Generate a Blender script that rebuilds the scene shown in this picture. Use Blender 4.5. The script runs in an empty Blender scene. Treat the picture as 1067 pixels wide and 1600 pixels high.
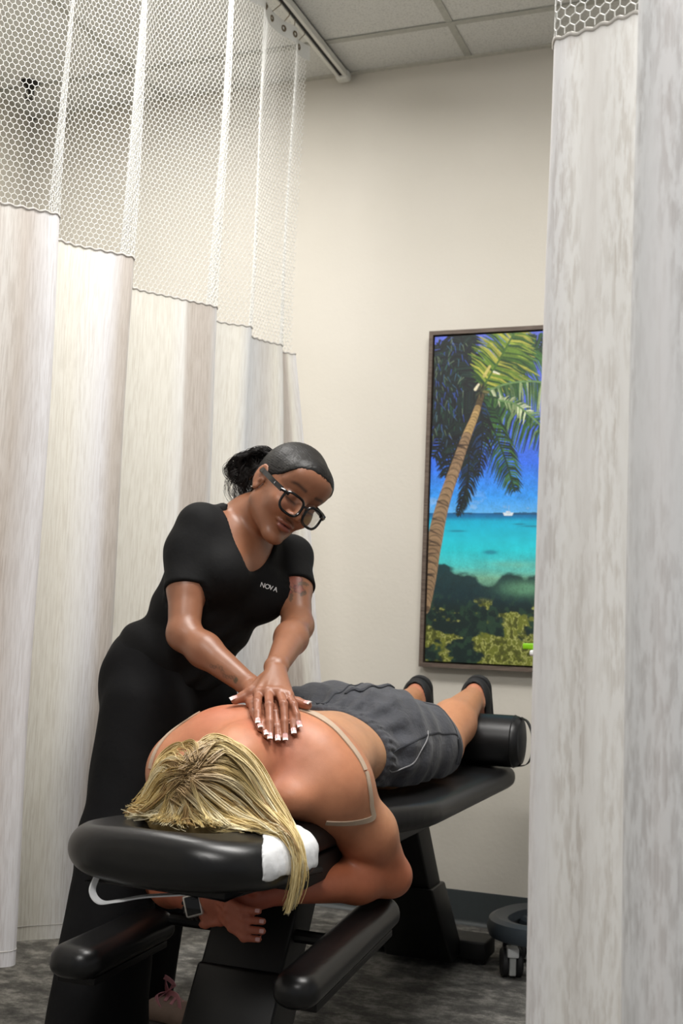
import bpy, bmesh, math, random
import numpy as np
from mathutils import Vector, Matrix
random.seed(7)
PI = math.pi
S = bpy.context.scene
COL = bpy.context.collection

# ---------------------------------------------------------------- camera
cam_d = bpy.data.cameras.new('camera')
cam = bpy.data.objects.new('camera', cam_d); COL.objects.link(cam)
cam_d.sensor_fit = 'VERTICAL'; cam_d.sensor_height = 36.0; cam_d.sensor_width = 24.0
cam_d.lens = 1850.0 / 1600.0 * 36.0
CAMP = np.array([0.0, 0.0, 0.957])
_y, _p, _r = 0.3677, 0.0964, 0.0385
_F = np.array([-math.sin(_y)*math.cos(_p), math.cos(_y)*math.cos(_p), math.sin(_p)])
_R0 = np.array([math.cos(_y), math.sin(_y), 0.0]); _U0 = np.cross(_R0, _F)
_R = math.cos(_r)*_R0 + math.sin(_r)*_U0; _U = -math.sin(_r)*_R0 + math.cos(_r)*_U0
cam.matrix_world = Matrix(((_R[0], _U[0], -_F[0], CAMP[0]), (_R[1], _U[1], -_F[1], CAMP[1]),
                           (_R[2], _U[2], -_F[2], CAMP[2]), (0, 0, 0, 1)))
cam_d.clip_start = 0.05
cam_d.dof.use_dof = True; cam_d.dof.focus_distance = 2.35; cam_d.dof.aperture_fstop = 6.3
S.camera = cam

# ---------------------------------------------------------------- look, world and lights
S.view_settings.view_transform = 'Standard'; S.view_settings.look = 'None'
S.view_settings.gamma = 1.0; S.view_settings.use_curve_mapping = False
S.view_settings.exposure = 0.22
W = bpy.data.worlds.new('room_ambience'); S.world = W; W.use_nodes = True
W.node_tree.nodes['Background'].inputs[0].default_value = (0.98, 0.98, 1.0, 1)
W.node_tree.nodes['Background'].inputs[1].default_value = 0.22

def area(name, loc, rot, sx, sy, power, color=(1, 0.975, 0.94), spread=180):
    d = bpy.data.lights.new(name, 'AREA'); d.shape = 'RECTANGLE'; d.size = sx; d.size_y = sy
    d.energy = power; d.color = color; d.spread = math.radians(spread)
    o = bpy.data.objects.new(name, d); COL.objects.link(o); o.location = loc; o.rotation_euler = rot
    return o
CEIL = 2.986
# (x0, x1, y0, y1, watts) of the fluorescent troffers set into the ceiling grid
TROFFERS = [(-1.083, 0.136, 1.82, 2.43, 46), (-2.302, -1.69, 2.43, 3.04, 24), (-1.083, 0.136, -0.61, 0.0, 52)]
for (x0, x1, y0, y1, w) in TROFFERS:
    area('ceiling_lamp', ((x0+x1)/2, (y0+y1)/2, CEIL-0.03), (0, 0, 0), x1-x0-0.06, y1-y0-0.06, w)
# ---------------------------------------------------------------- helpers
def tag(o, label=None, cat=None, group=None, kind=None):
    if label: o['label'] = label
    if cat: o['category'] = cat
    if group: o['group'] = group
    if kind: o['kind'] = kind
    return o
OFFS = {}
def empty(name, loc=(0, 0, 0), parent=None):
    o = bpy.data.objects.new(name, None); COL.objects.link(o); o.empty_display_size = 0.1
    o.location = loc; OFFS[o.name] = Vector(loc)
    return o
def attach(o, parent):
    """parent without moving: parents are only ever translated empties or meshes at the origin"""
    if parent is not None:
        o.parent = parent
        o.matrix_parent_inverse = Matrix.Translation(-OFFS.get(parent.name, Vector((0, 0, 0))))
    return o
def mesh_obj(name, V, Fc, mat, parent=None, smooth=True, colors=None, uv=None):
    me = bpy.data.meshes.new(name)
    V = np.asarray(V, dtype=np.float32)
    if isinstance(Fc, np.ndarray):
        n = Fc.shape[1]; me.vertices.add(len(V)); me.vertices.foreach_set('co', V.ravel())
        me.loops.add(Fc.size); me.loops.foreach_set('vertex_index', Fc.astype(np.int32).ravel())
        me.polygons.add(len(Fc)); me.polygons.foreach_set('loop_start', np.arange(0, Fc.size, n, dtype=np.int32))
        me.polygons.foreach_set('loop_total', np.full(len(Fc), n, dtype=np.int32))
        me.update(calc_edges=True)
    else:
        me.from_pydata([tuple(map(float, v)) for v in V], [], [tuple(int(i) for i in f) for f in Fc]); me.update()
    if smooth:
        me.polygons.foreach_set('use_smooth', np.ones(len(me.polygons), dtype=bool))
    if colors is not None:
        a = me.color_attributes.new('Col', 'FLOAT_COLOR', 'POINT')
        c = np.ones((len(V), 4), dtype=np.float32); c[:, :3] = colors; a.data.foreach_set('color', c.ravel())
    if uv is not None:
        l = me.uv_layers.new(name='UVMap')
        li = np.zeros(len(me.loops), dtype=np.int32); me.loops.foreach_get('vertex_index', li)
        l.data.foreach_set('uv', np.asarray(uv, dtype=np.float32)[li].ravel())
    me.validate()
    if mat: me.materials.append(mat)
    o = bpy.data.objects.new(name, me); COL.objects.link(o)
    return attach(o, parent)
class MB:
    """collects simple shapes and links them as one mesh"""
    def __init__(s): s.V = []; s.F = []
    def add(s, V, Fc):
        b = len(s.V); s.V.extend([tuple(v) for v in V]); s.F.extend([tuple(i+b for i in f) for f in Fc]); return s
    def box(s, lo, hi, M=None):
        x0, y0, z0 = lo; x1, y1, z1 = hi
        V = [(x0,y0,z0),(x1,y0,z0),(x1,y1,z0),(x0,y1,z0),(x0,y0,z1),(x1,y0,z1),(x1,y1,z1),(x0,y1,z1)]
        if M is not None: V = [tuple(M @ Vector(v)) for v in V]
        return s.add(V, [(0,3,2,1),(4,5,6,7),(0,1,5,4),(1,2,6,5),(2,3,7,6),(3,0,4,7)])
    def hexa(s, bot, top):
        return s.add(list(bot)+list(top), [(0,3,2,1),(4,5,6,7),(0,1,5,4),(1,2,6,5),(2,3,7,6),(3,0,4,7)])
    def tube(s, pts, r, n=10, cap=True, flat=1.0, up=(0,0,1)):
        pts = [Vector(p) for p in pts]; V = []; Fc = []
        rr = r if isinstance(r, (list, tuple, np.ndarray)) else [r]*len(pts)
        U = None
        for i, p in enumerate(pts):
            t = (pts[min(i+1, len(pts)-1)] - pts[max(i-1, 0)]).normalized()
            if U is None:
                U = Vector(up) - t*t.dot(Vector(up))
                if U.length < 1e-4: U = Vector((1,0,0)) - t*t.dot(Vector((1,0,0)))
            else: U = U - t*t.dot(U)
            U.normalize(); B = t.cross(U)
            for k in range(n):
                a = 2*PI*k/n; V.append(p + (U*math.cos(a)*flat + B*math.sin(a))*rr[i])
        for i in range(len(pts)-1):
            for k in range(n):
                k2 = (k+1) % n; Fc.append((i*n+k, (i+1)*n+k, (i+1)*n+k2, i*n+k2))
        if cap:
            Fc.append(tuple(range(n))); Fc.append(tuple(range(len(pts)*n-1, (len(pts)-1)*n-1, -1)))
        return s.add(V, Fc)
    def lathe(s, prof, c, axis='z', n=32, a0=0.0, a1=2*PI):
        V = []; Fc = []; full = abs(a1-a0-2*PI) < 1e-6; m = n if full else n+1
        for (r, h) in prof:
            for k in range(m):
                a = a0+(a1-a0)*k/n; u, v = r*math.cos(a), r*math.sin(a)
                V.append({'z': (c[0]+u, c[1]+v, c[2]+h), 'x': (c[0]+h, c[1]+u, c[2]+v), 'y': (c[0]+u, c[1]+h, c[2]+v)}[axis])
        for i in range(len(prof)-1):
            for k in range(n):
                k2 = (k+1) % m; Fc.append((i*m+k, i*m+k2, (i+1)*m+k2, (i+1)*m+k))
        return s.add(V, Fc)
    def build(s, name, mat, parent=None, bevel=0, smooth=True, seg=3, angle=35):
        o = mesh_obj(name, s.V, s.F, mat, parent, smooth=False)
        if bevel or smooth:
            bm = bmesh.new(); bm.from_mesh(o.data)
            bmesh.ops.remove_doubles(bm, verts=bm.verts, dist=1e-5)
            bmesh.ops.recalc_face_normals(bm, faces=bm.faces)
            if bevel:
                ed = [e for e in bm.edges if len(e.link_faces) == 2 and e.calc_face_angle(0) > math.radians(25)]
                bmesh.ops.bevel(bm, geom=ed, offset=bevel, segments=seg, affect='EDGES', profile=0.5, clamp_overlap=True)
            bm.to_mesh(o.data); bm.free()
        if smooth:
            for p in o.data.polygons: p.use_smooth = True
            me = o.data; bm = bmesh.new(); bm.from_mesh(me)
            for e in bm.edges:
                e.smooth = not (len(e.link_faces) == 2 and e.calc_face_angle(0) > math.radians(angle))
            bm.to_mesh(me); bm.free()
        return o
def catmull(P, n):
    P = np.asarray(P, float); Q = np.vstack([2*P[0]-P[1], P, 2*P[-1]-P[-2]]); out = []
    for i in range(1, len(Q)-2):
        t = np.linspace(0, 1, n, endpoint=False)[:, None]
        a, b, c, d = Q[i-1], Q[i], Q[i+1], Q[i+2]
        out.append(0.5*((2*b)+(-a+c)*t+(2*a-5*b+4*c-d)*t**2+(-a+3*b-3*c+d)*t**3))
    out.append(P[-1:]); return np.vstack(out)

# ---------------------------------------------------------------- materials
def lin(c):
    return tuple((x/12.92 if x <= 0.04045 else ((x+0.055)/1.055)**2.4) for x in [v/255.0 for v in c])
class Mat:
    def __init__(s, name):
        s.m = bpy.data.materials.new(name); s.m.use_nodes = True; s.n = s.m.node_tree; s.b = s.n.nodes['Principled BSDF']
    def node(s, t, **k):
        x = s.n.nodes.new(t)
        for a, v in k.items():
            if a in x.inputs: x.inputs[a].default_value = v
            else: setattr(x, a, v)
        return x
    def link(s, a, b): s.n.links.new(a, b)
    def set(s, **k):
        for a, v in k.items(): s.b.inputs[a.replace('_', ' ')].default_value = v
        return s
    def coords(s, scale=(1,1,1), kind='Object'):
        tc = s.node('ShaderNodeTexCoord'); mp = s.node('ShaderNodeMapping'); mp.inputs['Scale'].default_value = scale
        s.link(tc.outputs[kind], mp.inputs[0]); return mp.outputs[0]
    def noise(s, vec, scale, detail=4, rough=0.55):
        t = s.node('ShaderNodeTexNoise'); t.inputs['Scale'].default_value = scale; t.inputs['Detail'].default_value = detail
        t.inputs['Roughness'].default_value = rough; s.link(vec, t.inputs['Vector']); return t.outputs['Fac']
    def ramp(s, fac, stops):
        r = s.node('ShaderNodeValToRGB'); e = r.color_ramp.elements
        while len(e) > 1: e.remove(e[-1])
        e[0].position = stops[0][0]; e[0].color = (*stops[0][1], 1)
        for p, c in stops[1:]:
            q = e.new(p); q.color = (*c, 1)
        s.link(fac, r.inputs[0]); return r.outputs[0]
    def mix(s, fac, a, b, mode='MIX'):
        x = s.node('ShaderNodeMix'); x.data_type = 'RGBA'; x.blend_type = mode
        for sock, v in ((x.inputs[0], fac), (x.inputs[6], a), (x.inputs[7], b)):
            if isinstance(v, bpy.types.NodeSocket): s.link(v, sock)
            elif isinstance(v, tuple): sock.default_value = (*v, 1) if len(v) == 3 else v
            else: sock.default_value = v
        return x.outputs[2]
    def bump(s, h, strength=0.3, dist=0.002):
        b = s.node('ShaderNodeBump'); b.inputs['Strength'].default_value = strength; b.inputs['Distance'].default_value = dist
        s.link(h, b.inputs['Height']); s.link(b.outputs[0], s.b.inputs['Normal']); return s
    def color(s, sock): s.link(sock, s.b.inputs['Base Color']); return s
def plain(name, rgb, rough=0.5, metal=0.0, nscale=60, var=0.08, bump=0.1, bd=0.0005, **k):
    """one colour with a faint procedural mottle and grain"""
    m = Mat(name); c = lin(rgb); v = m.coords()
    f = m.noise(v, nscale)
    m.color(m.ramp(f, [(0.3, tuple(x*(1-var) for x in c)), (0.7, tuple(min(1, x*(1+var)) for x in c))]))
    m.set(Roughness=rough, Metallic=metal, **k)
    if bump: m.bump(m.noise(v, nscale*6, 3), bump, bd)
    return m.m
# ---------------------------------------------------------------- room shell
WY = 3.902; LX = -2.93
m = Mat('painted_drywall'); v = m.coords()
m.color(m.ramp(m.noise(v, 1.3, 3), [(0.35, lin((209, 204, 193))), (0.65, lin((215, 210, 200)))]))
m.set(Roughness=0.75); m.bump(m.noise(v, 55, 6, 0.6), 0.25, 0.003); M_wall = m.m
m = Mat('acoustic_tile'); v = m.coords()
m.color(m.ramp(m.noise(v, 160, 5), [(0.30, lin((188, 188, 184))), (0.5, lin((214, 214, 210))), (1.0, lin((222, 222, 218)))]))
m.set(Roughness=0.95); m.bump(m.noise(v, 220, 4), 0.4, 0.002); M_tile = m.m
m = Mat('loop_carpet'); v = m.coords((3.4, 4.2, 1)); v2 = m.coords()
big = m.noise(v, 3.6, 8, 0.76)
c = m.ramp(big, [(0.36, lin((76, 75, 72))), (0.47, lin((104, 102, 98))), (0.53, lin((128, 126, 121))), (0.62, lin((166, 163, 156)))])
fine = m.noise(v2, 420, 3, 0.7)
c = m.mix(0.75, c, m.ramp(fine, [(0.35, (0.35, 0.35, 0.35)), (0.6, (1.0, 1.0, 1.0))]), 'MULTIPLY')
m.color(c); m.set(Roughness=1.0); m.bump(fine, 0.9, 0.004); M_carpet = m.m
M_tee = plain('ceiling_tee_paint', (176, 176, 168), 0.5)
M_base = plain('rubber_cove_base', (58, 64, 66), 0.45, var=0.05)
M_white_metal = plain('white_enamel', (232, 232, 228), 0.3, var=0.02)
M_black = plain('black_shadow_gap', (14, 14, 15), 0.7)

def struct(o): o['kind'] = 'structure'; return o
struct(MB().box((-4.2, -2.2, -0.06), (2.6, WY+0.1, 0)).build('floor', M_carpet, smooth=False))
struct(MB().box((-4.2, -2.2, CEIL), (2.6, WY+0.1, CEIL+0.05)).build('ceiling', M_tile, smooth=False))
struct(MB().box((LX, WY, 0), (2.6, WY+0.1, CEIL)).build('wall_back', M_wall, smooth=False))
struct(MB().box((LX-0.1, -2.2, 0), (LX, WY+0.1, CEIL)).build('wall_left', M_wall, smooth=False))
def cove(name, pts, flip):
    mb = MB()
    prof = [(0.0, 0.0), (0.016, 0.0), (0.008, 0.006), (0.0045, 0.016), (0.004, 0.1), (0.0025, 0.107), (0.0, 0.107)]
    (x0, y0), (x1, y1) = pts; d = Vector((x1-x0, y1-y0, 0)).normalized(); nrm = Vector((d.y, -d.x, 0))*flip
    V = [Vector((x, y, 0)) + nrm*a + Vector((0, 0, h)) for (x, y) in pts for (a, h) in prof]
    k = len(prof); mb.add(V, [(i, i+1, k+i+1, k+i) for i in range(k-1)])
    return struct(mb.build(name, M_base))
cove('baseboard_back', [(LX, WY), (2.6, WY)], 1)
cove('baseboard_left', [(LX, -2.2), (LX, WY)], 1)
# suspended grid: main tees run to the back wall, cross tees run along it
n = 1
for x in (-3.52, -2.302, -1.083, 0.136, 1.355):
    if x > LX:
        struct(MB().box((x-0.012, -2.2, CEIL-0.004), (x+0.012, WY, CEIL)).build('trim_%d' % n, M_tee, smooth=False)); n += 1
for k in range(10):
    y = 3.649-0.6096*k
    struct(MB().box((LX, y-0.012, CEIL-0.0055), (2.6, y+0.012, CEIL-0.001)).build('trim_%d' % n, M_tee, smooth=False)); n += 1
M_angle = plain('wall_angle_paint', (196, 194, 184), 0.5)
struct(MB().box((LX, WY-0.02, CEIL-0.006), (2.6, WY, CEIL)).build('trim_%d' % n, M_angle, smooth=False)); n += 1
struct(MB().box((LX, -2.2, CEIL-0.006), (LX+0.02, WY, CEIL)).build('trim_%d' % n, M_angle, smooth=False))
# troffers
md = Mat('lamp_diffuser'); md.set(Emission_Color=(1, 0.97, 0.93, 1), Emission_Strength=1.5, Roughness=0.4)
TL = ['long white ceiling light nearest above the massage table', 'square white ceiling light beyond the left curtain',
      'long white ceiling light behind the viewer']
for (x0, x1, y0, y1, w), lb in zip(TROFFERS, TL):
    t = tag(empty('ceiling_light', ((x0+x1)/2, (y0+y1)/2, CEIL)), lb, 'ceiling light', 'ceiling lights')
    fr = MB()
    for a in ((x0, y0, x1, y0+0.02), (x0, y1-0.02, x1, y1), (x0, y0+0.02, x0+0.02, y1-0.02), (x1-0.02, y0+0.02, x1, y1-0.02)):
        fr.box((a[0], a[1], CEIL-0.012), (a[2], a[3], CEIL))
    fr.build('light_frame', M_white_metal, t, smooth=False)
    MB().box((x0+0.02, y0+0.02, CEIL-0.008), (x1-0.02, y1-0.02, CEIL-0.002)).build('diffuser', md.m, t, smooth=False)
# fire sprinkler and its escutcheon, seen through the netting
t = tag(empty('fire_sprinkler', (-2.74, 3.62, CEIL)), 'small dark fire sprinkler head on the ceiling seen through the curtain netting', 'sprinkler')
M_spr = plain('dark_bronze', (52, 50, 47), 0.4, 0.6)
MB().lathe([(0, 0), (0.036, 0), (0.034, -0.008), (0.016, -0.016), (0.014, -0.03), (0, -0.03)], (-2.74, 3.62, CEIL)).build('escutcheon', M_spr, t)
MB().tube([(-2.74, 3.62, CEIL-0.03), (-2.74, 3.62, CEIL-0.05)], 0.006).tube([(-2.757, 3.62, CEIL-0.03), (-2.76, 3.62, CEIL-0.05), (-2.745, 3.62, CEIL-0.066)], 0.003).tube([(-2.723, 3.62, CEIL-0.03), (-2.72, 3.62, CEIL-0.05), (-2.735, 3.62, CEIL-0.066)], 0.003).build('frame_arms', M_spr, t)
MB().lathe([(0, 0), (0.017, 0), (0.017, -0.002), (0, -0.002)], (-2.74, 3.62, CEIL-0.066), n=16).build('deflector', M_spr, t)

# ---------------------------------------------------------------- framed photograph
FX0, FX1, FZ0, FZ1, FY = -1.187, -0.675, 0.833, 1.988, WY
t = tag(empty('framed_picture', ((FX0+FX1)/2, FY, FZ0)), 'tall framed picture of a leaning palm over a turquoise lagoon hung on the back wall', 'picture')
M_frame = Mat('weathered_frame_wood'); v = M_frame.coords((3, 3, 60))
M_frame.color(M_frame.ramp(M_frame.noise(v, 6, 5), [(0.3, lin((70, 58, 50))), (0.7, lin((116, 101, 90)))])); M_frame.set(Roughness=0.55)
M_frame_in = plain('dark_frame_rebate', (36, 27, 22), 0.6)
fw = 0.014
mb = MB()
for (a, b) in (((FX0, FZ0), (FX1, FZ0+fw)), ((FX0, FZ1-fw), (FX1, FZ1)), ((FX0, FZ0+fw), (FX0+fw, FZ1-fw)), ((FX1-fw, FZ0+fw), (FX1, FZ1-fw))):
    mb.box((a[0], FY-0.042, a[1]), (b[0], FY, b[1]))
mb.build('frame', M_frame.m, t, smooth=False)
MB().box((FX0+fw, FY-0.016, FZ0+fw), (FX1-fw, FY-0.003, FZ1-fw)).build('backing', M_frame_in, t, smooth=False)
# the print itself: a lagoon with a palm, painted point by point on the canvas
def paint_canvas(nx, nz):
    rg = np.random.default_rng(5)
    UU, VV = np.meshgrid(np.linspace(0, 1.27, nx), np.linspace(0, 1, nz)); A = 480/1430.0
    def L(c): return np.array(lin(c))
    img = np.zeros((nz, nx, 3))
    def vn(sx, sy, seed, oct=4):
        r = np.random.default_rng(seed); out = np.zeros_like(UU); amp = 1; tot = 0
        for o in range(oct):
            gx, gy = int(sx*2**o)+2, int(sy*2**o)+2; g = r.random((gy+1, gx+1))
            x = UU/1.28*(gx-1); y = VV*(gy-1)*0.9999; xi = x.astype(int); yi = y.astype(int); fx = x-xi; fy = y-yi
            fx = fx*fx*(3-2*fx); fy = fy*fy*(3-2*fy)
            out += amp*((g[yi, xi]*(1-fx)+g[yi, xi+1]*fx)*(1-fy)+(g[yi+1, xi]*(1-fx)+g[yi+1, xi+1]*fx)*fy); tot += amp; amp *= 0.55
        return out/tot
    def grad(stops):
        P = [s[0] for s in stops]; C = np.array([L(s[1]) for s in stops])
        return np.stack([np.interp(VV, P, C[:, i]) for i in range(3)], -1)
    n1 = vn(4, 14, 1); n2 = vn(12, 40, 2); n3 = vn(30, 60, 3)
    img = grad([(0, (92, 108, 214)), (0.25, (74, 98, 214)), (0.4, (52, 110, 232)), (0.5, (52, 152, 244)), (0.55, (92, 176, 240)),
                (0.5505, (10, 92, 150)), (0.562, (6, 120, 176)), (0.575, (10, 176, 214)), (0.66, (34, 204, 218)), (0.71, (70, 196, 196)),
                (0.745, (120, 178, 150)), (0.80, (60, 96, 90)), (1, (60, 80, 40))])
    sky = (VV < 0.55); cl = np.clip((n2-0.60)*6, 0, 1)*np.clip((VV-0.47)*14, 0, 1)*sky
    img = img*(1-0.6*cl[..., None])+L((170, 205, 240))*0.6*cl[..., None]
    img *= (1+0.25*(n2-0.5)*(~sky))[..., None]
    def blend(mask, col): 
        nonlocal img
        img = img*(1-mask[..., None])+col*mask[..., None]
    sm = lambda x: np.clip(x, 0, 1)**2*(3-2*np.clip(x, 0, 1))
    # shadow of the palm on the water, then sunlit coral and weed
    dk = sm((VV-0.738+0.020*np.sin(UU*8+0.6)+0.012*np.sin(UU*19)+0.05*(n1-0.5)+0.03*(n2-0.5)+0.012*np.exp(-((UU-0.2)/0.08)**2))/0.016)
    blend(dk*0.97, L((12, 44, 52)))
    blend(sm((VV-0.80)/0.05)*0.8, L((14, 36, 30)))
    pale = np.exp(-((UU-0.9)/0.2)**2-((VV-0.775)/0.022)**2); blend(np.clip(pale*1.2, 0, 1)*0.85, L((96, 150, 118)))
    pale = np.exp(-((UU-0.88)/0.3)**2-((VV-0.705)/0.012)**2)*n1*1.6; blend(np.clip(pale, 0, 1)*0.5, L((140, 190, 150)))
    rid = np.clip(1-np.abs(n3-0.5)*7, 0, 1)
    rocks = sm((n1*0.6+n2*0.6-0.62+0.25*np.clip(VV-0.82, 0, 1)+0.18*np.exp(-((UU-0.75)/0.28)**2-((VV-0.955)/0.05)**2)
                +0.16*np.exp(-((UU-0.08)/0.12)**2-((VV-0.93)/0.04)**2)+0.12*np.exp(-((UU-0.75)/0.3)**2-((VV-0.87)/0.02)**2)
                +0.06*np.exp(-((UU-0.5)/0.15)**2-((VV-0.83)/0.02)**2)-0.2*np.exp(-((UU-0.35)/0.15)**2-((VV-0.93)/0.06)**2))/0.10)*sm((VV-0.80)/0.03)
    blend(sm((n3-0.52)/0.1)*sm((VV-0.78)/0.04)*0.5, L((44, 74, 50))); blend(rocks*0.9, L((112, 118, 40))*(0.25+1.0*n3[..., None]+0.9*rid[..., None]*n2[..., None]))
    blend(rocks*np.clip(rid-0.72, 0, 1)*2.4, L((214, 214, 140)))
    for (u, v_, w, h_) in ((0.58, 0.668, 0.06, 0.006), (0.27, 0.605, 0.07, 0.0025), (0.84, 0.583, 0.05, 0.002), (0.95, 0.589, 0.09, 0.002), (1.12, 0.66, 0.07, 0.004)):
        blend(np.clip(np.exp(-((UU-u)/w)**2-((VV-v_)/h_)**2)*1.6, 0, 1)*0.7, L((14, 110, 140)))
    # far islands and the white boat
    blend(((np.abs(VV-0.551) < 0.0032+0.002*(n2-0.5)) & ((UU > 0.22) & (UU < 0.4) | (UU > 0.6))).astype(float)*0.8, L((24, 74, 112)))
    blend(((np.abs(UU-0.735) < 0.045-(VV-0.552)*1.5) & (np.abs(VV-0.5535) < 0.0045)).astype(float), L((214, 226, 236)))
    blend(((np.abs(UU-0.735) < 0.02) & (np.abs(VV-0.5475) < 0.0035)).astype(float), L((200, 214, 228)))
    blend(((np.abs(UU-0.742) < 0.004) & (VV > 0.527) & (VV < 0.55)).astype(float)*0.5, L((150, 180, 220)))
    def stroke(p, q, w0, w1, col, a=1.0):
        nonlocal img
        x0, x1 = sorted((p[0], q[0])); y0, y1 = sorted((p[1], q[1])); pad = max(w0, w1)*1.5+0.004
        i0 = max(0, int((x0-pad)/1.27*(nx-1))); i1 = min(nx, int((x1+pad)/1.27*(nx-1))+2)
        j0 = max(0, int((y0-pad*A)*(nz-1))); j1 = min(nz, int((y1+pad*A)*(nz-1))+2)
        if i1 <= i0 or j1 <= j0: return
        X = UU[j0:j1, i0:i1]-p[0]; Y = (VV[j0:j1, i0:i1]-p[1])/A; dx, dy = q[0]-p[0], (q[1]-p[1])/A
        tt = np.clip((X*dx+Y*dy)/(dx*dx+dy*dy+1e-9), 0, 1); d = np.hypot(X-tt*dx, Y-tt*dy)
        w = w0+(w1-w0)*tt; mk = (np.clip((w-d)/0.004+0.5, 0, 1)*a)[..., None]
        img[j0:j1, i0:i1] = img[j0:j1, i0:i1]*(1-mk)+np.array(col)*mk
    def frond(P, ll, cols, spread=1.0, nleaf=46, droop=0.25, w=0.006, side=(1, -1), lean=0.6):
        C = catmull(P, 14); m_ = len(C)
        for k in range(nleaf):
            f = (k+0.5)/nleaf; c = C[int(f*(m_-1))]; c2 = C[min(m_-1, int(f*(m_-1))+1)]
            d = np.array([c2[0]-c[0], (c2[1]-c[1])/A]); d /= np.linalg.norm(d)+1e-9
            for s in side:
                nrm = np.array([-d[1], d[0]])*s; ln = ll*(math.sin(PI*min(1, 0.12+f*0.85)))**0.6*rg.uniform(0.75, 1.15)
                v_ = nrm*spread+d*lean+rg.normal(0, 0.10, 2); v_ /= np.linalg.norm(v_); v1 = v_*ln*0.55; 
                v2 = v_*ln+np.array([0, droop*ln]); col = np.array(L(cols[rg.integers(len(cols))]))*rg.uniform(0.7, 1.25)
                mid = (c[0]+v1[0], c[1]+v1[1]*A); tip = (c[0]+v2[0], c[1]+v2[1]*A)
                stroke((c[0], c[1]), mid, w, w*0.9, col); stroke(mid, tip, w*0.9, w*0.25, col)
        for i in range(m_-1): stroke(C[i], C[i+1], 0.008, 0.008, np.array(L(cols[0]))*1.2)
    G1 = [(58, 92, 30), (96, 128, 40), (132, 150, 52), (40, 74, 34), (170, 170, 70)]
    G2 = [(24, 52, 30), (40, 84, 40), (60, 104, 44), (16, 40, 30)]
    DK = [(10, 18, 22), (14, 28, 34), (18, 36, 30), (8, 14, 24), (22, 44, 40)]
    PL = [(96, 128, 78), (150, 170, 120), (56, 96, 46), (190, 200, 160), (36, 74, 36)]
    O = (0.46, 0.175)
    for P, ll in ((((0.44, 0.18), (0.25, 0.12), (0.02, 0.02)), 0.30), (((0.44, 0.18), (0.2, 0.17), (-0.05, 0.12)), 0.30),
                  (((0.44, 0.19), (0.2, 0.20), (-0.05, 0.26)), 0.30), (((0.44, 0.2), (0.24, 0.26), (0.02, 0.38)), 0.26),
                  (((0.44, 0.2), (0.3, 0.30), (0.14, 0.44)), 0.2), (((0.43, 0.16), (0.3, 0.06), (0.22, -0.03)), 0.24)):
        frond(P, ll, DK, nleaf=60, droop=0.45, w=0.011)
    frond(((0.40, 0.16), (0.24, 0.19), (0.02, 0.22)), 0.16, DK, nleaf=34, w=0.012, droop=0.6)
    for k in range(130):
        u, v_ = rg.uniform(0, 0.3), rg.uniform(0.0, 0.33)
        stroke((u, v_), (u+rg.normal(0, 0.02), v_+rg.uniform(0.008, 0.022)), 0.004, 0.002, L([(70, 110, 140), (40, 90, 60), (60, 90, 190), (120, 140, 110)][rg.integers(4)]), 0.6)
    frond(((0.47, 0.17), (0.7, 0.08), (1.05, 0.02)), 0.26, G2, droop=0.5, w=0.009)
    frond(((0.50, 0.17), (0.9, 0.06), (1.27, 0.07)), 0.26, G2, droop=0.7, w=0.009)
    frond(((0.48, 0.16), (0.62, 0.08), (0.78, -0.02)), 0.36, G1, nleaf=64, droop=0.12, w=0.010, lean=0.25, side=(1,))
    frond(((0.48, 0.16), (0.62, 0.08), (0.78, -0.02)), 0.30, G1, nleaf=64, droop=0.15, w=0.010, lean=0.3)
    frond(((0.48, 0.18), (0.72, 0.155), (1.0, 0.155), (1.27, 0.19)), 0.22, PL, nleaf=60, droop=0.75, w=0.009, side=(1,), lean=0.15)
    frond(((0.48, 0.19), (0.66, 0.205), (0.88, 0.245), (1.15, 0.33)), 0.27, G2+PL[:1], nleaf=60, droop=0.75, w=0.010, side=(1,), lean=0.1)
    frond(((0.62, 0.205), (0.80, 0.225), (1.05, 0.30), (1.2, 0.36)), 0.10, PL, nleaf=36, droop=0.2, w=0.008, side=(1, -1))
    frond(((0.46, 0.2), (0.56, 0.28), (0.70, 0.39), (0.79, 0.485)), 0.17, G2, nleaf=60, droop=0.45, w=0.008)
    for P, ll in ((((0.44, 0.2), (0.40, 0.32), (0.38, 0.42), (0.30, 0.54)), 0.12), (((0.42, 0.22), (0.36, 0.34), (0.35, 0.45), (0.27, 0.56)), 0.10), (((0.44, 0.2), (0.48, 0.30), (0.45, 0.44)), 0.12)):
        frond(P, ll, DK+[(20, 50, 90)], nleaf=50, droop=0.5, w=0.008)
    # trunk with rings
    T = catmull(((0.46, 0.19), (0.40, 0.255), (0.33, 0.315), (0.235, 0.41), (0.12, 0.53), (0.055, 0.64), (0.01, 0.76), (-0.03, 0.84)), 30)
    Wd = np.interp(np.linspace(0, 1, len(T)), [0, 0.2, 0.5, 0.7, 1], [0.026, 0.036, 0.055, 0.072, 0.062])
    for i in range(len(T)-1):
        base = np.array(L((176, 146, 96))) if i < 60 else np.array(L((150, 122, 92)))
        ring = 0.45 if i % 5 < 1 else 1.0; sh = 0.22 if i < 18 else 1.0
        stroke(T[i], T[i+1], Wd[i], Wd[i+1], base*ring*sh*rg.uniform(0.8, 1.15))
        d = T[i+1]-T[i]; stroke(T[i]+[Wd[i]*0.62, 0.004], T[i+1]+[Wd[i]*0.62, 0.004], Wd[i]*0.35, Wd[i]*0.35, np.array(L((64, 48, 36)))*ring, 0.75)
    for k in range(16):
        i = rg.integers(60, len(T)-20); stroke(T[i]+[-0.06, 0.0], T[i]+[0.05, rg.uniform(-0.006, 0.02)], 0.010, 0.003, L((40, 28, 26)), 0.7)
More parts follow.
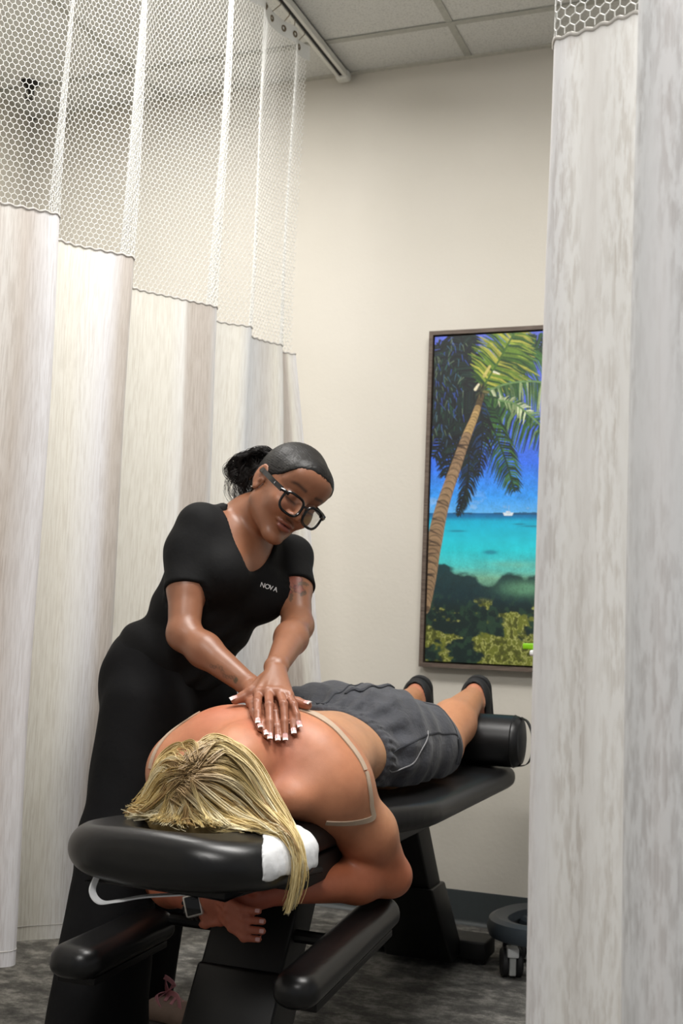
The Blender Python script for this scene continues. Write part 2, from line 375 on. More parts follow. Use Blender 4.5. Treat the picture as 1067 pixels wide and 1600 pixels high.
    for k in range(26):
        a = rg.uniform(0, 2*PI); stroke(O, (O[0]+0.07*math.cos(a), O[1]+0.022*math.sin(a)), 0.012, 0.004, L([(60, 64, 40), (110, 104, 60), (30, 30, 24)][rg.integers(3)]))
    stroke((0.40, 0.17), (0.43, 0.155), 0.014, 0.010, L((222, 214, 184))); stroke((0.57, 0.118), (0.62, 0.125), 0.010, 0.006, L((220, 218, 196)))
    stroke((0.48, 0.13), (0.53, 0.10), 0.014, 0.012, L((196, 184, 104)))
    grain = rg.random(UU.shape); grain = (grain+np.roll(grain, 1, 0)+np.roll(grain, 1, 1)+np.roll(grain, 1, (0, 1)))/4
    land = np.clip(1-np.abs(VV-0.62)/0.12, 0, 1); img *= (1+(0.55*(grain-0.5)+0.5*(n3-0.5))*(1-land))[..., None]
    return UU, VV, np.clip(img, 0, 1)
nx, nz = 290, 640
UU, VV, IMG = paint_canvas(nx, nz)
cx0, cx1, cz0, cz1 = FX0+fw+0.006, FX1-fw-0.006, FZ0+fw+0.006, FZ1-fw-0.006
X = cx0+UU/1.27*(cx1-cx0); Z = cz1-VV*(cz1-cz0); N = nx*nz
V = np.stack([X.ravel(), np.full(N, FY-0.036), Z.ravel()], 1)
ii = (np.arange(nz-1)[:, None]*nx+np.arange(nx-1)[None]).ravel()
Fq = np.stack([ii, ii+nx, ii+nx+1, ii+1], 1)
b = len(V)
V2 = np.array([(cx0, FY-0.0362, cz0), (cx1, FY-0.0362, cz0), (cx1, FY-0.0362, cz1), (cx0, FY-0.0362, cz1)])
mc = Mat('printed_canvas'); at = mc.node('ShaderNodeVertexColor', layer_name='Col'); mc.color(at.outputs[0])
mc.set(Roughness=0.45); mc.bump(mc.noise(mc.coords(), 900, 2), 0.15, 0.0005)
mesh_obj('canvas_print', V, Fq, mc.m, t, colors=IMG.reshape(-1, 3), smooth=False)
MB().box((cx0, FY-0.0355, cz0), (cx1, FY-0.012, cz1)).build('canvas_stretcher', plain('canvas_edge', (60, 66, 60), 0.8), t, smooth=False)
# ---------------------------------------------------------------- curtain track and privacy curtains
TX = -1.548
M_track = plain('white_track_enamel', (222, 222, 216), 0.35, var=0.02)
t = tag(empty('curtain_track', (TX, 3.86, CEIL)), 'white ceiling curtain track running to the back wall above the left curtain', 'curtain track')
mb = MB().box((TX-0.021, -2.0, CEIL-0.034), (TX-0.007, 3.875, CEIL-0.006)).box((TX+0.007, -2.0, CEIL-0.034), (TX+0.021, 3.875, CEIL-0.006)).box((TX-0.021, -2.0, CEIL-0.014), (TX+0.021, 3.875, CEIL-0.006))
mb.build('track_rail', M_track, t, bevel=0.002)
MB().box((TX-0.0065, -2.0, CEIL-0.030), (TX+0.0065, 3.87, CEIL-0.015)).build('track_slot', M_black, t, smooth=False)
MB().box((TX-0.025, 3.845, CEIL-0.040), (TX+0.025, 3.888, CEIL-0.0055)).build('end_cap', M_track, t, bevel=0.009)

def path_frame(P):
    d = np.gradient(P, axis=0); d /= np.linalg.norm(d, axis=1)[:, None]+1e-12
    return d, np.stack([d[:, 1], -d[:, 0]], 1)
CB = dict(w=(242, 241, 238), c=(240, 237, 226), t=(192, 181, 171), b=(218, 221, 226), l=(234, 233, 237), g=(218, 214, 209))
def cloth_material(name, sx, sz, depth, trans=0.25, wm=0.5, patch=0.2):
    m = Mat(name); at = m.node('ShaderNodeVertexColor', layer_name='Col')
    uv = m.node('ShaderNodeUVMap'); mp = m.node('ShaderNodeMapping'); mp.inputs['Scale'].default_value = (sx, sz, 1); m.link(uv.outputs[0], mp.inputs[0])
    mp2 = m.node('ShaderNodeMapping'); mp2.inputs['Scale'].default_value = (sx*3.1, sz*0.45, 1); m.link(uv.outputs[0], mp2.inputs[0])
    n1 = m.noise(mp.outputs[0], 1.0, 4, 0.6); n2 = m.noise(mp2.outputs[0], 1.0, 3, 0.6)
    mask = m.node('ShaderNodeMath', operation='MULTIPLY'); 
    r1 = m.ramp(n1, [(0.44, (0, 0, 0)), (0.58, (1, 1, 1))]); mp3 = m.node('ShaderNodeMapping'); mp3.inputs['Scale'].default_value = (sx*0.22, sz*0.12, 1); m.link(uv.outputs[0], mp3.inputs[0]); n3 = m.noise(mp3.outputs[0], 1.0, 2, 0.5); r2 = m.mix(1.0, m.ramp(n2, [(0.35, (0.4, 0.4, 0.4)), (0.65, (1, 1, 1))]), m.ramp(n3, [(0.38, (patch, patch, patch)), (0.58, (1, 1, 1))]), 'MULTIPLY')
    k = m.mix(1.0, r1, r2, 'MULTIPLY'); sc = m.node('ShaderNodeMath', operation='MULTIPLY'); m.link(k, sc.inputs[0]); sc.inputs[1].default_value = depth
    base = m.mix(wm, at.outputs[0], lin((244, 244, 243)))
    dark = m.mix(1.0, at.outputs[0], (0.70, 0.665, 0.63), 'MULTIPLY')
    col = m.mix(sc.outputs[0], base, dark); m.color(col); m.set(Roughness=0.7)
    m.b.inputs['Sheen Weight'].default_value = 0.1
    m.bump(n2, 0.12, 0.001)
    tr = m.node('ShaderNodeBsdfTranslucent'); m.link(col, tr.inputs[0]); mx = m.node('ShaderNodeMixShader'); mx.inputs[0].default_value = trans
    out = m.n.nodes['Material Output']; m.link(m.b.outputs[0], mx.inputs[1]); m.link(tr.outputs[0], mx.inputs[2]); m.link(mx.outputs[0], out.inputs[0])
    return m.m
M_net = plain('white_netting', (244, 244, 240), 0.6, var=0.01, bump=0)
M_band = plain('white_header_tape', (238, 238, 234), 0.7, var=0.02)
M_cord = plain('grey_seam_stitch', (204, 200, 194), 0.8)
M_brass = plain('antique_brass', (120, 104, 78), 0.35, 0.9)

def make_curtain(root, P, xyz, zb, zs, zt, zh, bands, mat, cell, hooks, net_r=0.0011):
    """P plan path; xyz(s, i, z) -> world point on the cloth for path sample i at height z; bands colour stops along the length"""
    n = len(P); seg = np.r_[0, np.cumsum(np.hypot(*np.diff(P, axis=0).T))]; Ltot = seg[-1]
    def at(u, z):
        i = np.interp(u, seg, np.arange(n)); return xyz(i, z)
    nu = n; nzr = 46; zz = np.linspace(zb, zs, nzr); I = np.arange(n, dtype=float)
    V = np.concatenate([xyz(I, np.full(n, z)) for z in zz]); ii = (np.arange(nzr-1)[:, None]*n+np.arange(n-1)[None]).ravel()
    Fq = np.stack([ii, ii+1, ii+n+1, ii+n], 1)
    bp = [b[0] for b in bands]; bc = np.array([lin(CB[b[1]]) for b in bands]); c = np.stack([np.interp(seg, bp, bc[:, k]) for k in range(3)], 1)
    uvs = np.concatenate([np.stack([seg, np.full(n, z)], 1) for z in zz])
    mesh_obj('fabric_panel', V, Fq, mat, root, colors=np.tile(c, (nzr, 1)), uv=uvs)
    # header tape
    hz = np.linspace(zt, zh, 4); V = np.concatenate([xyz(I, np.full(n, z)) for z in hz]); ii = (np.arange(3)[:, None]*n+np.arange(n-1)[None]).ravel()
    mesh_obj('header_tape', V, np.stack([ii, ii+1, ii+n+1, ii+n], 1), M_band, root)
    # seam cord with stitches, and the hem line
    st = np.linspace(0, Ltot, int(Ltot/0.006)); pts = at(st, np.full(len(st), zs)); pts[:, 2] += 0.0022*np.sin(st*2*PI/0.026)
    MB().tube(pts, 0.0034, n=5).build('seam_cord', M_cord, root, smooth=True, angle=180)
    pts = at(st[::2], np.full(len(st[::2]), zb+0.032)); MB().tube(pts, 0.0013, n=4).build('hem_stitching', M_cord, root, angle=180)
    # hexagonal netting: one net of round threads
    w, h = cell; nc = int(Ltot/w); nr = int((zt-zs)/h)
    E0 = []; E1 = []
    for r in range(nr+1):
        off = 0.5*w if r % 2 else 0.0
        u = np.arange(nc)*w+off; z0 = zs+r*h
        a = np.stack([u, np.full(nc, z0+h*0.30)], 1); b = np.stack([u, np.full(nc, z0+h*0.92)], 1)      # upright side
        E0.append(a); E1.append(b)
        for sgn in (-0.5, 0.5):
            E0.append(b); E1.append(np.stack([u+sgn*w, np.full(nc, z0+h*1.30)], 1))
    E0 = np.concatenate(E0); E1 = np.concatenate(E1)
    ok = (E0[:, 0] >= 0) & (E1[:, 0] >= 0) & (E0[:, 0] <= Ltot) & (E1[:, 0] <= Ltot) & (E1[:, 1] <= zt+0.01); E0 = E0[ok]; E1 = E1[ok]
    A = at(E0[:, 0], E0[:, 1]); B = at(E1[:, 0], E1[:, 1]); T = B-A; T /= np.linalg.norm(T, axis=1)[:, None]+1e-12
    N1 = np.cross(T, np.array([0.31, 0.17, 0.09])); N1 /= np.linalg.norm(N1, axis=1)[:, None]; N2 = np.cross(T, N1)
    A = A-T*net_r*0.5; B = B+T*net_r*0.5; m = len(A); V = []
    for k in range(3):
        o = net_r*(N1*math.cos(k*2*PI/3)+N2*math.sin(k*2*PI/3)); V.append(A+o); V.append(B+o)
    V = np.stack(V, 1).reshape(-1, 3); b = np.arange(m)*6
    Fq = np.concatenate([np.stack([b+2*k, b+2*k+1, b+(2*k+3) % 6, b+(2*k+2) % 6], 1) for k in range(3)])
    mesh_obj('netting', V, Fq, M_net, root, smooth=True)
    for u in hooks:
        p = Vector(at(np.array([u]), np.array([(zt+zh)/2]))[0]); g = MB()
        q = Vector(at(np.array([min(u+0.01, Ltot)]), np.array([(zt+zh)/2]))[0]); d = (q-p).normalized(); nrm = d.cross(Vector((0, 0, 1)))
        ring = [p+nrm*0.002*0+(d*math.cos(a)+Vector((0, 0, 1))*math.sin(a))*0.0085 for a in np.linspace(0, 2*PI, 17)]
        g.tube(ring, 0.0028, n=6, cap=False); gr = g.build('grommet', M_brass, root)
        top = Vector((TX if root.name.startswith('privacy') else p.x, p.y, CEIL-0.034))
        MB().tube([p+nrm*0.004+Vector((0, 0, 0.004)), p+nrm*0.006+Vector((0, 0, -0.004)), p-nrm*0.004+Vector((0, 0, -0.006)), p-nrm*0.005+Vector((0, 0, 0.02)), top+Vector((0, 0, -0.012)), top], 0.0014, n=6).build('hook', M_brass, gr)

# left curtain: folds read off its seam (plan positions, metres)
KP = [(-1.66,1.30),(-1.56,1.44),(-1.60,1.56),(-1.66,1.68),(-1.62,1.80),(-1.555,1.90),(-1.60,1.97),(-1.645,2.04),(-1.59,2.12),(-1.546,2.175),(-1.585,2.225),(-1.645,2.28),(-1.635,2.36),(-1.58,2.43),(-1.546,2.495),
      (-1.60,2.55),(-1.675,2.63),(-1.685,2.73),(-1.62,2.84),(-1.545,2.95),(-1.58,3.00),(-1.63,3.06),(-1.60,3.13),(-1.548,3.185),(-1.575,3.235),(-1.60,3.29),(-1.585,3.36),(-1.548,3.424),(-1.575,3.465),(-1.585,3.51),(-1.552,3.555)]
P = catmull(KP, 12); nP = len(P)
def left_xyz(i, z):
    i = np.asarray(i, float); z = np.asarray(z, float)
    x = np.interp(i, np.arange(nP), P[:, 0]); y = np.interp(i, np.arange(nP), P[:, 1])
    t_ = np.clip((z-1.85)/1.05, 0, 1); dn = np.clip((1.85-z)/1.6, 0, 1)
    amp = 1-0.40*t_+0.10*dn; x = TX+(x-TX)*amp
    x = x+0.006*np.sin(y*37+z*2.0)*(0.3+dn)+0.004*np.sin(z*5+y*9)
    f = np.clip((y-3.15)/0.4, 0, 1)**2; x = x+f*dn*0.20
    yy = y+0.012*np.sin(z*1.7+y*4)*dn-0.03*(1-t_)*f*0
    return np.stack([x, yy, z], -1)
Lp = np.r_[0, np.cumsum(np.hypot(*np.diff(P, axis=0).T))]
def at_y(y, side=0): return float(np.interp(y, P[:, 1], Lp))
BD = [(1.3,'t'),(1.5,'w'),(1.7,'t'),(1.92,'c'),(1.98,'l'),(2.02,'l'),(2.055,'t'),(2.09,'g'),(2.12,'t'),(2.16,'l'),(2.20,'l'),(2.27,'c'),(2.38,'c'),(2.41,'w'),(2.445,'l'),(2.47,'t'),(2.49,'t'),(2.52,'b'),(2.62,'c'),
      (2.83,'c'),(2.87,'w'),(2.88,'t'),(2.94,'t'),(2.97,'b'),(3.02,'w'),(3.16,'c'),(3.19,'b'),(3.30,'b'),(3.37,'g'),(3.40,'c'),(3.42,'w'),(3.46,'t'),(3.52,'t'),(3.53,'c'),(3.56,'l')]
root = tag(empty('privacy_curtain', (TX, 2.9, CEIL-0.03)), 'long cream and taupe streaked curtain with netting top hanging left of the standing person', 'curtain', 'cubicle curtains')
M_cloth = cloth_material('streaked_curtain_cloth', 260, 13.0, 0.6, wm=0.22, patch=0.6)
hk = [at_y(y) for y in (1.45, 1.75, 2.05, 2.33, 2.62, 2.90, 3.15, 3.226, 3.30, 3.37, 3.416, 3.50)]
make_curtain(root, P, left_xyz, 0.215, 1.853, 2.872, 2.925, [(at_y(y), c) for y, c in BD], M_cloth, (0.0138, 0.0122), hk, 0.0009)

# right curtain, drawn aside close to the viewer
KR = [(-0.350,1.735),(-0.338,1.703),(-0.30,1.690),(-0.26,1.680),(-0.222,1.668),(-0.178,1.655),(-0.160,1.625),(-0.178,1.585),(-0.196,1.548),(-0.192,1.512),(-0.160,1.490),(-0.11,1.480),(-0.07,1.500),(-0.03,1.530),(0.02,1.50),(0.05,1.44),(0.10,1.42),(0.16,1.45),(0.22,1.50),(0.30,1.47)]
PR_ = catmull(KR, 12); nR = len(PR_)
def right_xyz(i, z):
    i = np.asarray(i, float); z = np.asarray(z, float)
    x = np.interp(i, np.arange(nR), PR_[:, 0]); y = np.interp(i, np.arange(nR), PR_[:, 1])
    return np.stack([x+0.003*np.sin(z*3+y*30)-0.008*np.clip(1.75-z, 0, 1)*np.clip(1-i/60, 0, 1), y+0.004*np.sin(z*4+x*40), z], -1)
LR = np.r_[0, np.cumsum(np.hypot(*np.diff(PR_, axis=0).T))]
def at_x(k): return float(LR[min(nR-1, k*12)])
BR = [(0,'l'),(1,'l'),(2,'w'),(2.6,'g'),(3.2,'w'),(4,'w'),(6,'w'),(8.2,'b'),(9.4,'b'),(10.2,'l'),(10.8,'b'),(11.5,'b'),(12.5,'g'),(14,'g'),(16,'b'),(19,'c')]
root2 = tag(empty('bay_curtain', (-0.2, 1.6, CEIL-0.03)), 'pale grey and white streaked curtain drawn aside at the right edge, nearest the viewer', 'curtain', 'cubicle curtains')
M_cloth2 = cloth_material('streaked_curtain_cloth_pale', 110, 17, 0.8)
BRL = [(float(np.interp(k*12, np.arange(nR), LR)), c) for k, c in BR]
make_curtain(root2, PR_, right_xyz, 0.215, 1.853, 2.872, 2.925, BRL, M_cloth2, (0.0165, 0.0145), [LR[-1]*k/7 for k in (0.3, 1.5, 2.7, 3.9, 5.1, 6.5)])
tr = tag(empty('curtain_track', (0, 1.58, CEIL)), 'white ceiling curtain track above the curtain at the right edge', 'curtain track')
MB().box((-0.37, 1.56, CEIL-0.034), (2.5, 1.602, CEIL-0.006)).build('track_rail', M_track, tr, bevel=0.002)
# ---------------------------------------------------------------- smooth bodies: distance fields polygonised with surface nets
def rotm(rx=0, ry=0, rz=0):
    return np.array(Matrix.Rotation(rz, 3, 'Z') @ Matrix.Rotation(ry, 3, 'Y') @ Matrix.Rotation(rx, 3, 'X'))
def unit(v): v = np.asarray(v, float); return v/(np.linalg.norm(v)+1e-12)
class Field:
    def __init__(s): s.p = []; s.T = np.eye(3); s.o = np.zeros(3); s.sc = 1.0
    def frame(s, o=(0,0,0), T=None, sc=1.0): s.o = np.array(o, float); s.T = np.eye(3) if T is None else np.array(T, float); s.sc = sc; return s
    def w(s, q): return s.o+s.T@(np.asarray(q, float)*s.sc)
    def cone(s, a, b, r1, r2=None, k=0.012, op='u'):
        s.p.append(('c', (s.w(a), s.w(b), r1*s.sc, (r1 if r2 is None else r2)*s.sc), k, op)); return s
    def chain(s, pts, rs, k=0.012, op='u'):
        for i in range(len(pts)-1): s.cone(pts[i], pts[i+1], rs[i], rs[i+1], k, op)
        return s
    def ell(s, c, r, R=None, k=0.012, op='u'):
        R = np.eye(3) if R is None else np.asarray(R); s.p.append(('e', (s.w(c), np.array(r, float)*s.sc, (s.T@R)), k, op)); return s
    def fn(s, f, k=0.005, op='u'): s.p.append(('f', f, k, op)); return s
    @staticmethod
    def _d(pr, P):
        t, d = pr[0], pr[1]
        if t == 'c':
            a, b, r1, r2 = d; pa = P-a; ba = b-a; h = np.clip(pa@ba/(ba@ba+1e-12), 0, 1)
            return np.linalg.norm(pa-h[:, None]*ba, axis=1)-(r1+(r2-r1)*h)
        if t == 'e':
            c, r, R = d; q = (P-c)@R; k0 = np.linalg.norm(q/r, axis=1); k1 = np.linalg.norm(q/(r*r), axis=1)+1e-9
            return np.where(k0 < 0.3, (k0-1)*r.min(), k0*(k0-1)/k1)
        return d(P)
    def eval(s, P, act=None):
        D = np.full(len(P), 1.0)
        for i, pr in enumerate(s.p):
            if act is not None and not act[i]: continue
            d = s._d(pr, P); k = pr[2]; op = pr[3]
            if op == 'u':
                h = np.clip(0.5+0.5*(D-d)/k, 0, 1); D = D*(1-h)+d*h-k*h*(1-h)
            elif op == 's':
                h = np.clip(0.5-0.5*(D+d)/k, 0, 1); D = D*(1-h)-d*h+k*h*(1-h)
            elif op == 'i':
                h = np.clip(0.5-0.5*(d-D)/k, 0, 1); D = d*(1-h)+D*h+k*h*(1-h)
            elif op == 'd': D = D+d            # displacement
        return D
    def mesh(s, lo, hi, h, name=None, post=None):
        lo = np.array(lo, float); hi = np.array(hi, float); B = 14
        nb = np.ceil((hi-lo)/(h*B)).astype(int); G = np.stack(np.meshgrid(*[np.arange(k) for k in nb], indexing='ij'), -1).reshape(-1, 3)
        cc = lo+(G+0.5)*h*B; hd = h*B*0.87
        Du = []; 
        for pr in s.p:
            Du.append(s._d(pr, cc) if pr[3] in 'usi' else np.zeros(len(cc)))
        Du = np.array(Du); isu = np.array([pr[3] == 'u' for pr in s.p]); ks = np.array([pr[2] for pr in s.p])
        mn = Du[isu].min(0); cand = np.nonzero(mn < hd*1.6+0.03)[0]
        nG = nb*B+2; strides = np.array([nG[1]*nG[2], nG[2], 1], dtype=np.int64)
        verts = []; keys = []; quads = []
        ax = np.arange(B+1); L = np.stack(np.meshgrid(ax, ax, ax, indexing='ij'), -1).reshape(-1, 3); n1 = B+1
        for c in cand:
            act = np.where(isu, Du[:, c] < mn[c]+hd*2.6+ks, Du[:, c] < hd*1.6+ks+0.02)
            for i_, pr in enumerate(s.p):
                if pr[3] == 'd' or (pr[3] == 'i'): act[i_] = True
            g0 = G[c]*B; P = lo+(g0+L)*h; D = s.eval(P, act).reshape(n1, n1, n1)
            ins = D < 0
            if ins.all() or not ins.any(): continue
            # cell vertices
            acc = np.zeros((B, B, B, 3)); cnt = np.zeros((B, B, B)); 
            sl = lambda o: tuple(slice(x, x+B) for x in o)
            for a in range(3):
                b_, c_ = [(1, 2), (0, 2), (0, 1)][a]
                for u in (0, 1):
                    for v in (0, 1):
                        o0 = [0, 0, 0]; o0[b_] = u; o0[c_] = v; o1 = list(o0); o1[a] = 1
                        d0 = D[sl(o0)]; d1 = D[sl(o1)]; m = (d0 < 0) != (d1 < 0)
                        if not m.any(): continue
                        t = np.where(m, d0/(np.where(m, d0-d1, 1)), 0)
                        acc[..., a] += np.where(m, t+o0[a], 0); acc[..., b_] += np.where(m, u, 0); acc[..., c_] += np.where(m, v, 0); cnt += m
            m = cnt > 0; idx = np.argwhere(m); verts.append(lo+(g0+idx+acc[m]/cnt[m][:, None])*h); keys.append(((g0+idx)@strides))
            # quads for owned edges
            for a in range(3):
                b_, c_ = [(1, 2), (2, 0), (0, 1)][a]
                o1 = [0, 0, 0]; o1[a] = 1; d0 = D[:B, :B, :B] < 0; d1 = D[sl(o1)] < 0
                e = np.argwhere(d0 != d1)
                if len(e) == 0: continue
                s0 = d0[e[:, 0], e[:, 1], e[:, 2]]; k0 = (g0+e)@strides; q = np.stack([k0, k0-strides[b_], k0-strides[b_]-strides[c_], k0-strides[c_]], 1)
                q[~s0] = q[~s0][:, ::-1]; quads.append(q)
        V = np.concatenate(verts); K = np.concatenate(keys); Q = np.concatenate(quads)
        o = np.argsort(K); K = K[o]; V = V[o]; pos = np.searchsorted(K, Q); pos = np.clip(pos, 0, len(K)-1); ok = (K[pos] == Q).all(1); Q = pos[ok]
        if post is not None: V = post(V)
        return V, Q
def relax(V, Q, it=2, lam=0.5):
    """light smoothing that keeps volume (one shrink pass, one inflate pass per round)"""
    E = np.concatenate([Q[:, [0, 1]], Q[:, [1, 2]], Q[:, [2, 3]], Q[:, [3, 0]]]); n = len(V); cnt = np.bincount(E.ravel(), minlength=n)[:, None]+1e-9
    for _ in range(it):
        for l in (lam, -lam*1.03):
            S_ = np.stack([np.bincount(E[:, 0], V[E[:, 1], k], n)+np.bincount(E[:, 1], V[E[:, 0], k], n) for k in range(3)], 1)
            V = V+l*(S_/cnt-V)
    return V
def smoothstep(a, b, x): t = np.clip((x-a)/(b-a), 0, 1); return t*t*(3-2*t)
def wave(P, fx, seed=0):
    r = np.random.default_rng(seed); s_ = np.zeros(len(P))
    for k in range(5): s_ += np.sin(P@(r.normal(0, 1, 3)*fx)+r.uniform(0, 6))
    return s_/5
# ---------------------------------------------------------------- massage table
AX = -0.995; PT = 0.584
def vinyl(name, rough=0.3, spec=0.5, rgb=(12, 12, 13)):
    m = Mat(name); v = m.coords(); m.color(m.ramp(m.noise(v, 30), [(0.3, lin(rgb)), (0.7, lin(tuple(x+4 for x in rgb)))]))
    m.set(Roughness=rough); m.b.inputs['Specular IOR Level'].default_value = spec
    m.bump(m.noise(v, 700, 3), 0.12, 0.0006); return m.m
M_vinyl = vinyl('black_vinyl', 0.33); M_vinyl2 = vinyl('black_vinyl_worn', 0.42)
M_steel = vinyl('black_powder_coat', 0.5, 0.4, (9, 9, 9))
M_steel2 = vinyl('black_satin_sleeve', 0.4, 0.4, (14, 14, 14))
table = tag(empty('massage_table', (AX, 2.7, 0)), 'black padded massage table with lift posts under the lying person', 'massage table')
def rbox(P, c, hs, r):
    q = np.abs(P-np.array(c))-(np.array(hs)-r); return np.linalg.norm(np.maximum(q, 0), axis=1)+np.minimum(q.max(1), 0)-r
def pad_fn(P):
    # rounded slab whose plan narrows with a round foot end
    q = P-np.array((AX, 2.73, 0.552)); hx = 0.155+0.108*smoothstep(-0.50, -0.12, q[:, 1])-0.012*smoothstep(0.55, 0.75, q[:, 1])
    dx = np.abs(q[:, 0])-hx+0.10; dy = np.abs(q[:, 1])-0.715+0.10
    d2 = np.hypot(np.maximum(dx, 0), np.maximum(dy, 0))+np.minimum(np.maximum(dx, dy), 0)-0.10
    top = 0.0325-0.006*(np.clip(np.abs(q[:, 0])/0.26, 0, 1)**3)
    w = np.stack([d2+0.024, np.abs(q[:, 2])-top+0.024], 1)
    return np.linalg.norm(np.maximum(w, 0), axis=1)+np.minimum(w.max(1), 0)-0.024
F = Field().fn(pad_fn); V, Q = F.mesh((-1.3, 1.97, 0.50), (-0.69, 3.48, 0.62), 0.009); mesh_obj('table_pad', relax(V, Q), Q, M_vinyl2, table)
MB().box((AX-0.150, 2.06, 0.470), (AX+0.150, 3.08, 0.522)).build('table_frame', M_steel, table, bevel=0.004)
def post(name, top, bot, w, mat, parent, t0=0.0, t1=1.0, dep=0.11):
    tb = Vector(bot).lerp(Vector(top), t0); tt = Vector(bot).lerp(Vector(top), t1); h = dep/2
    f = lambda c, ww, hh: [(c.x-ww/2, c.y-hh, c.z), (c.x+ww/2, c.y-hh, c.z), (c.x+ww/2, c.y+hh, c.z), (c.x-ww/2, c.y+hh, c.z)]
    return MB().hexa(f(tb, w[0], h), f(tt, w[1], h)).build(name, mat, parent, bevel=0.006)
post('front_post', (AX-0.012, 2.34, 0.50), (AX-0.015, 2.07, 0.02), (0.175, 0.175), M_steel, table, 0.45, 1.0)
post('front_post_sleeve', (AX-0.012, 2.34, 0.50), (AX-0.012, 2.07, 0.02), (0.190, 0.185), M_steel2, table, 0.0, 0.56, 0.125)
post('rear_post', (AX+0.005, 3.02, 0.50), (AX-0.01, 3.42, 0.02), (0.15, 0.15), M_steel, table, 0.35, 1.0)
post('rear_post_sleeve', (AX+0.005, 3.02, 0.50), (AX-0.01, 3.42, 0.02), (0.20, 0.17), M_steel2, table, 0.0, 0.5, 0.13)
for y0, y1, nm in ((1.96, 2.12, 'front_foot'), (3.44, 3.56, 'rear_foot')):
    f = MB().box((AX-0.30, y0, 0.012), (AX+0.165 if y0 > 3 else AX+0.30, y1, 0.066)).build(nm, M_steel, table, bevel=0.006)
    for x in ((AX-0.27, AX+0.14) if y0 > 3 else (AX-0.27, AX+0.27)):
        MB().lathe([(0, 0), (0.02, 0), (0.02, 0.012), (0, 0.012)], (x, (y0+y1)/2-0.03, 0.0)).build('levelling_foot', M_steel2, f)
for z in (0.19, 0.25, 0.36):
    MB().lathe([(0, 0), (0.004, 0), (0.004, -0.002), (0, -0.002)], (AX+0.06, 2.30+(0.5-z)*-0.37-0.056+0.03, z), axis='y', n=10)
# armrest bar and pads
MB().tube([(AX-0.205, 2.23, 0.345), (AX+0.205, 2.23, 0.345)], 0.013).tube([(AX, 2.23, 0.345), (AX, 2.29, 0.42)], 0.016).build('armrest_bar', M_steel, table)
def arm_pad(c0, c1, hw, ht):
    c0 = np.array(c0); c1 = np.array(c1); a = unit(c1-c0); s_ = unit(np.cross(a, (0, 0, 1))); u = np.cross(s_, a); c = (c0+c1)/2; hl = np.linalg.norm(c1-c0)/2
    R = np.stack([s_, a, u], 1)
    def f(P):
        q = (P-c)@R; dx = np.abs(q[:, 0])-hw+0.042; dy = np.abs(q[:, 1])-hl+0.042
        d2 = np.hypot(np.maximum(dx, 0), np.maximum(dy, 0))+np.minimum(np.maximum(dx, dy), 0)-0.042
        up = np.where(q[:, 2] > 0, q[:, 2]*1.0, -q[:, 2]*1.35); rr = 0.030
        w = np.stack([d2+rr, up-ht+rr], 1); return np.linalg.norm(np.maximum(w, 0), axis=1)+np.minimum(w.max(1), 0)-rr
    F = Field().fn(f); lo = np.minimum(c0, c1)-0.1; hi = np.maximum(c0, c1)+0.1; V, Q = F.mesh(lo, hi, 0.005)
    o = mesh_obj('armrest_pad', relax(V, Q), Q, M_vinyl, table)
    mb = MB(); b = c-u*(ht/1.35+0.006)
    mb.hexa([tuple(b+s_*sx*hw*0.75+a*sy*hl*0.8-u*0.006) for sx, sy in ((-1, -1), (1, -1), (1, 1), (-1, 1))], [tuple(b+s_*sx*hw*0.75+a*sy*hl*0.8+u*0.008) for sx, sy in ((-1, -1), (1, -1), (1, 1), (-1, 1))])
    mb.build('pad_base_plate', M_steel, o, bevel=0.002)
arm_pad((-0.804, 1.922, 0.322), (-0.799, 2.42, 0.374), 0.043, 0.034)
arm_pad((-1.233, 1.90, 0.322), (-1.250, 2.27, 0.322), 0.052, 0.034)
# face cradle
CC = np.array((-0.952, 1.835, 0.570)); CR = rotm(-0.05, 0, -0.06)
def cradle_fn(P, grow=0.0):
    q = (P-CC)@CR; x, y, z = q[:, 0], q[:, 1], q[:, 2]
    dx = np.abs(x)-0.197+0.12; dy = np.abs(y)-0.165+0.12; out = np.hypot(np.maximum(dx, 0), np.maximum(dy, 0))+np.minimum(np.maximum(dx, dy), 0)-0.12
    yi = y-0.10; di = np.hypot(x, np.maximum(np.abs(yi)-0.13, 0))-0.070
    d2 = np.maximum(out, -di); tz = 0.045+0.006*np.cos(x*14)-0.010*smoothstep(0.0, -0.16, y)*0.5
    w = np.stack([d2+0.036, np.abs(z)-tz+0.036], 1); return np.linalg.norm(np.maximum(w, 0), axis=1)+np.minimum(w.max(1), 0)-0.036-grow
F = Field().fn(cradle_fn); V, Q = F.mesh((-1.2, 1.6, 0.49), (-0.7, 2.05, 0.66), 0.005)
cr = mesh_obj('face_cradle', relax(V, Q), Q, M_vinyl, table)
Mx = Matrix.Translation(Vector(CC)) @ Matrix(CR.tolist()).to_4x4()
mb = MB().box((-0.13, -0.115, -0.052), (0.13, -0.05, -0.034), Mx).box((-0.13, -0.115, -0.052), (-0.09, 0.10, -0.034), Mx).box((0.09, -0.115, -0.052), (0.13, 0.10, -0.034), Mx)
mb.build('cradle_plate', M_steel, cr, bevel=0.004)
mb = MB()
for sx in (-1, 1): mb.tube([tuple(Mx @ Vector((sx*0.10, 0.02, -0.048))), tuple(Mx @ Vector((sx*0.10, 0.30, -0.055)))], 0.007)
mb.box((-0.12, 0.14, -0.056), (0.12, 0.17, -0.044), Mx)
mb.build('cradle_rods', M_steel, cr)
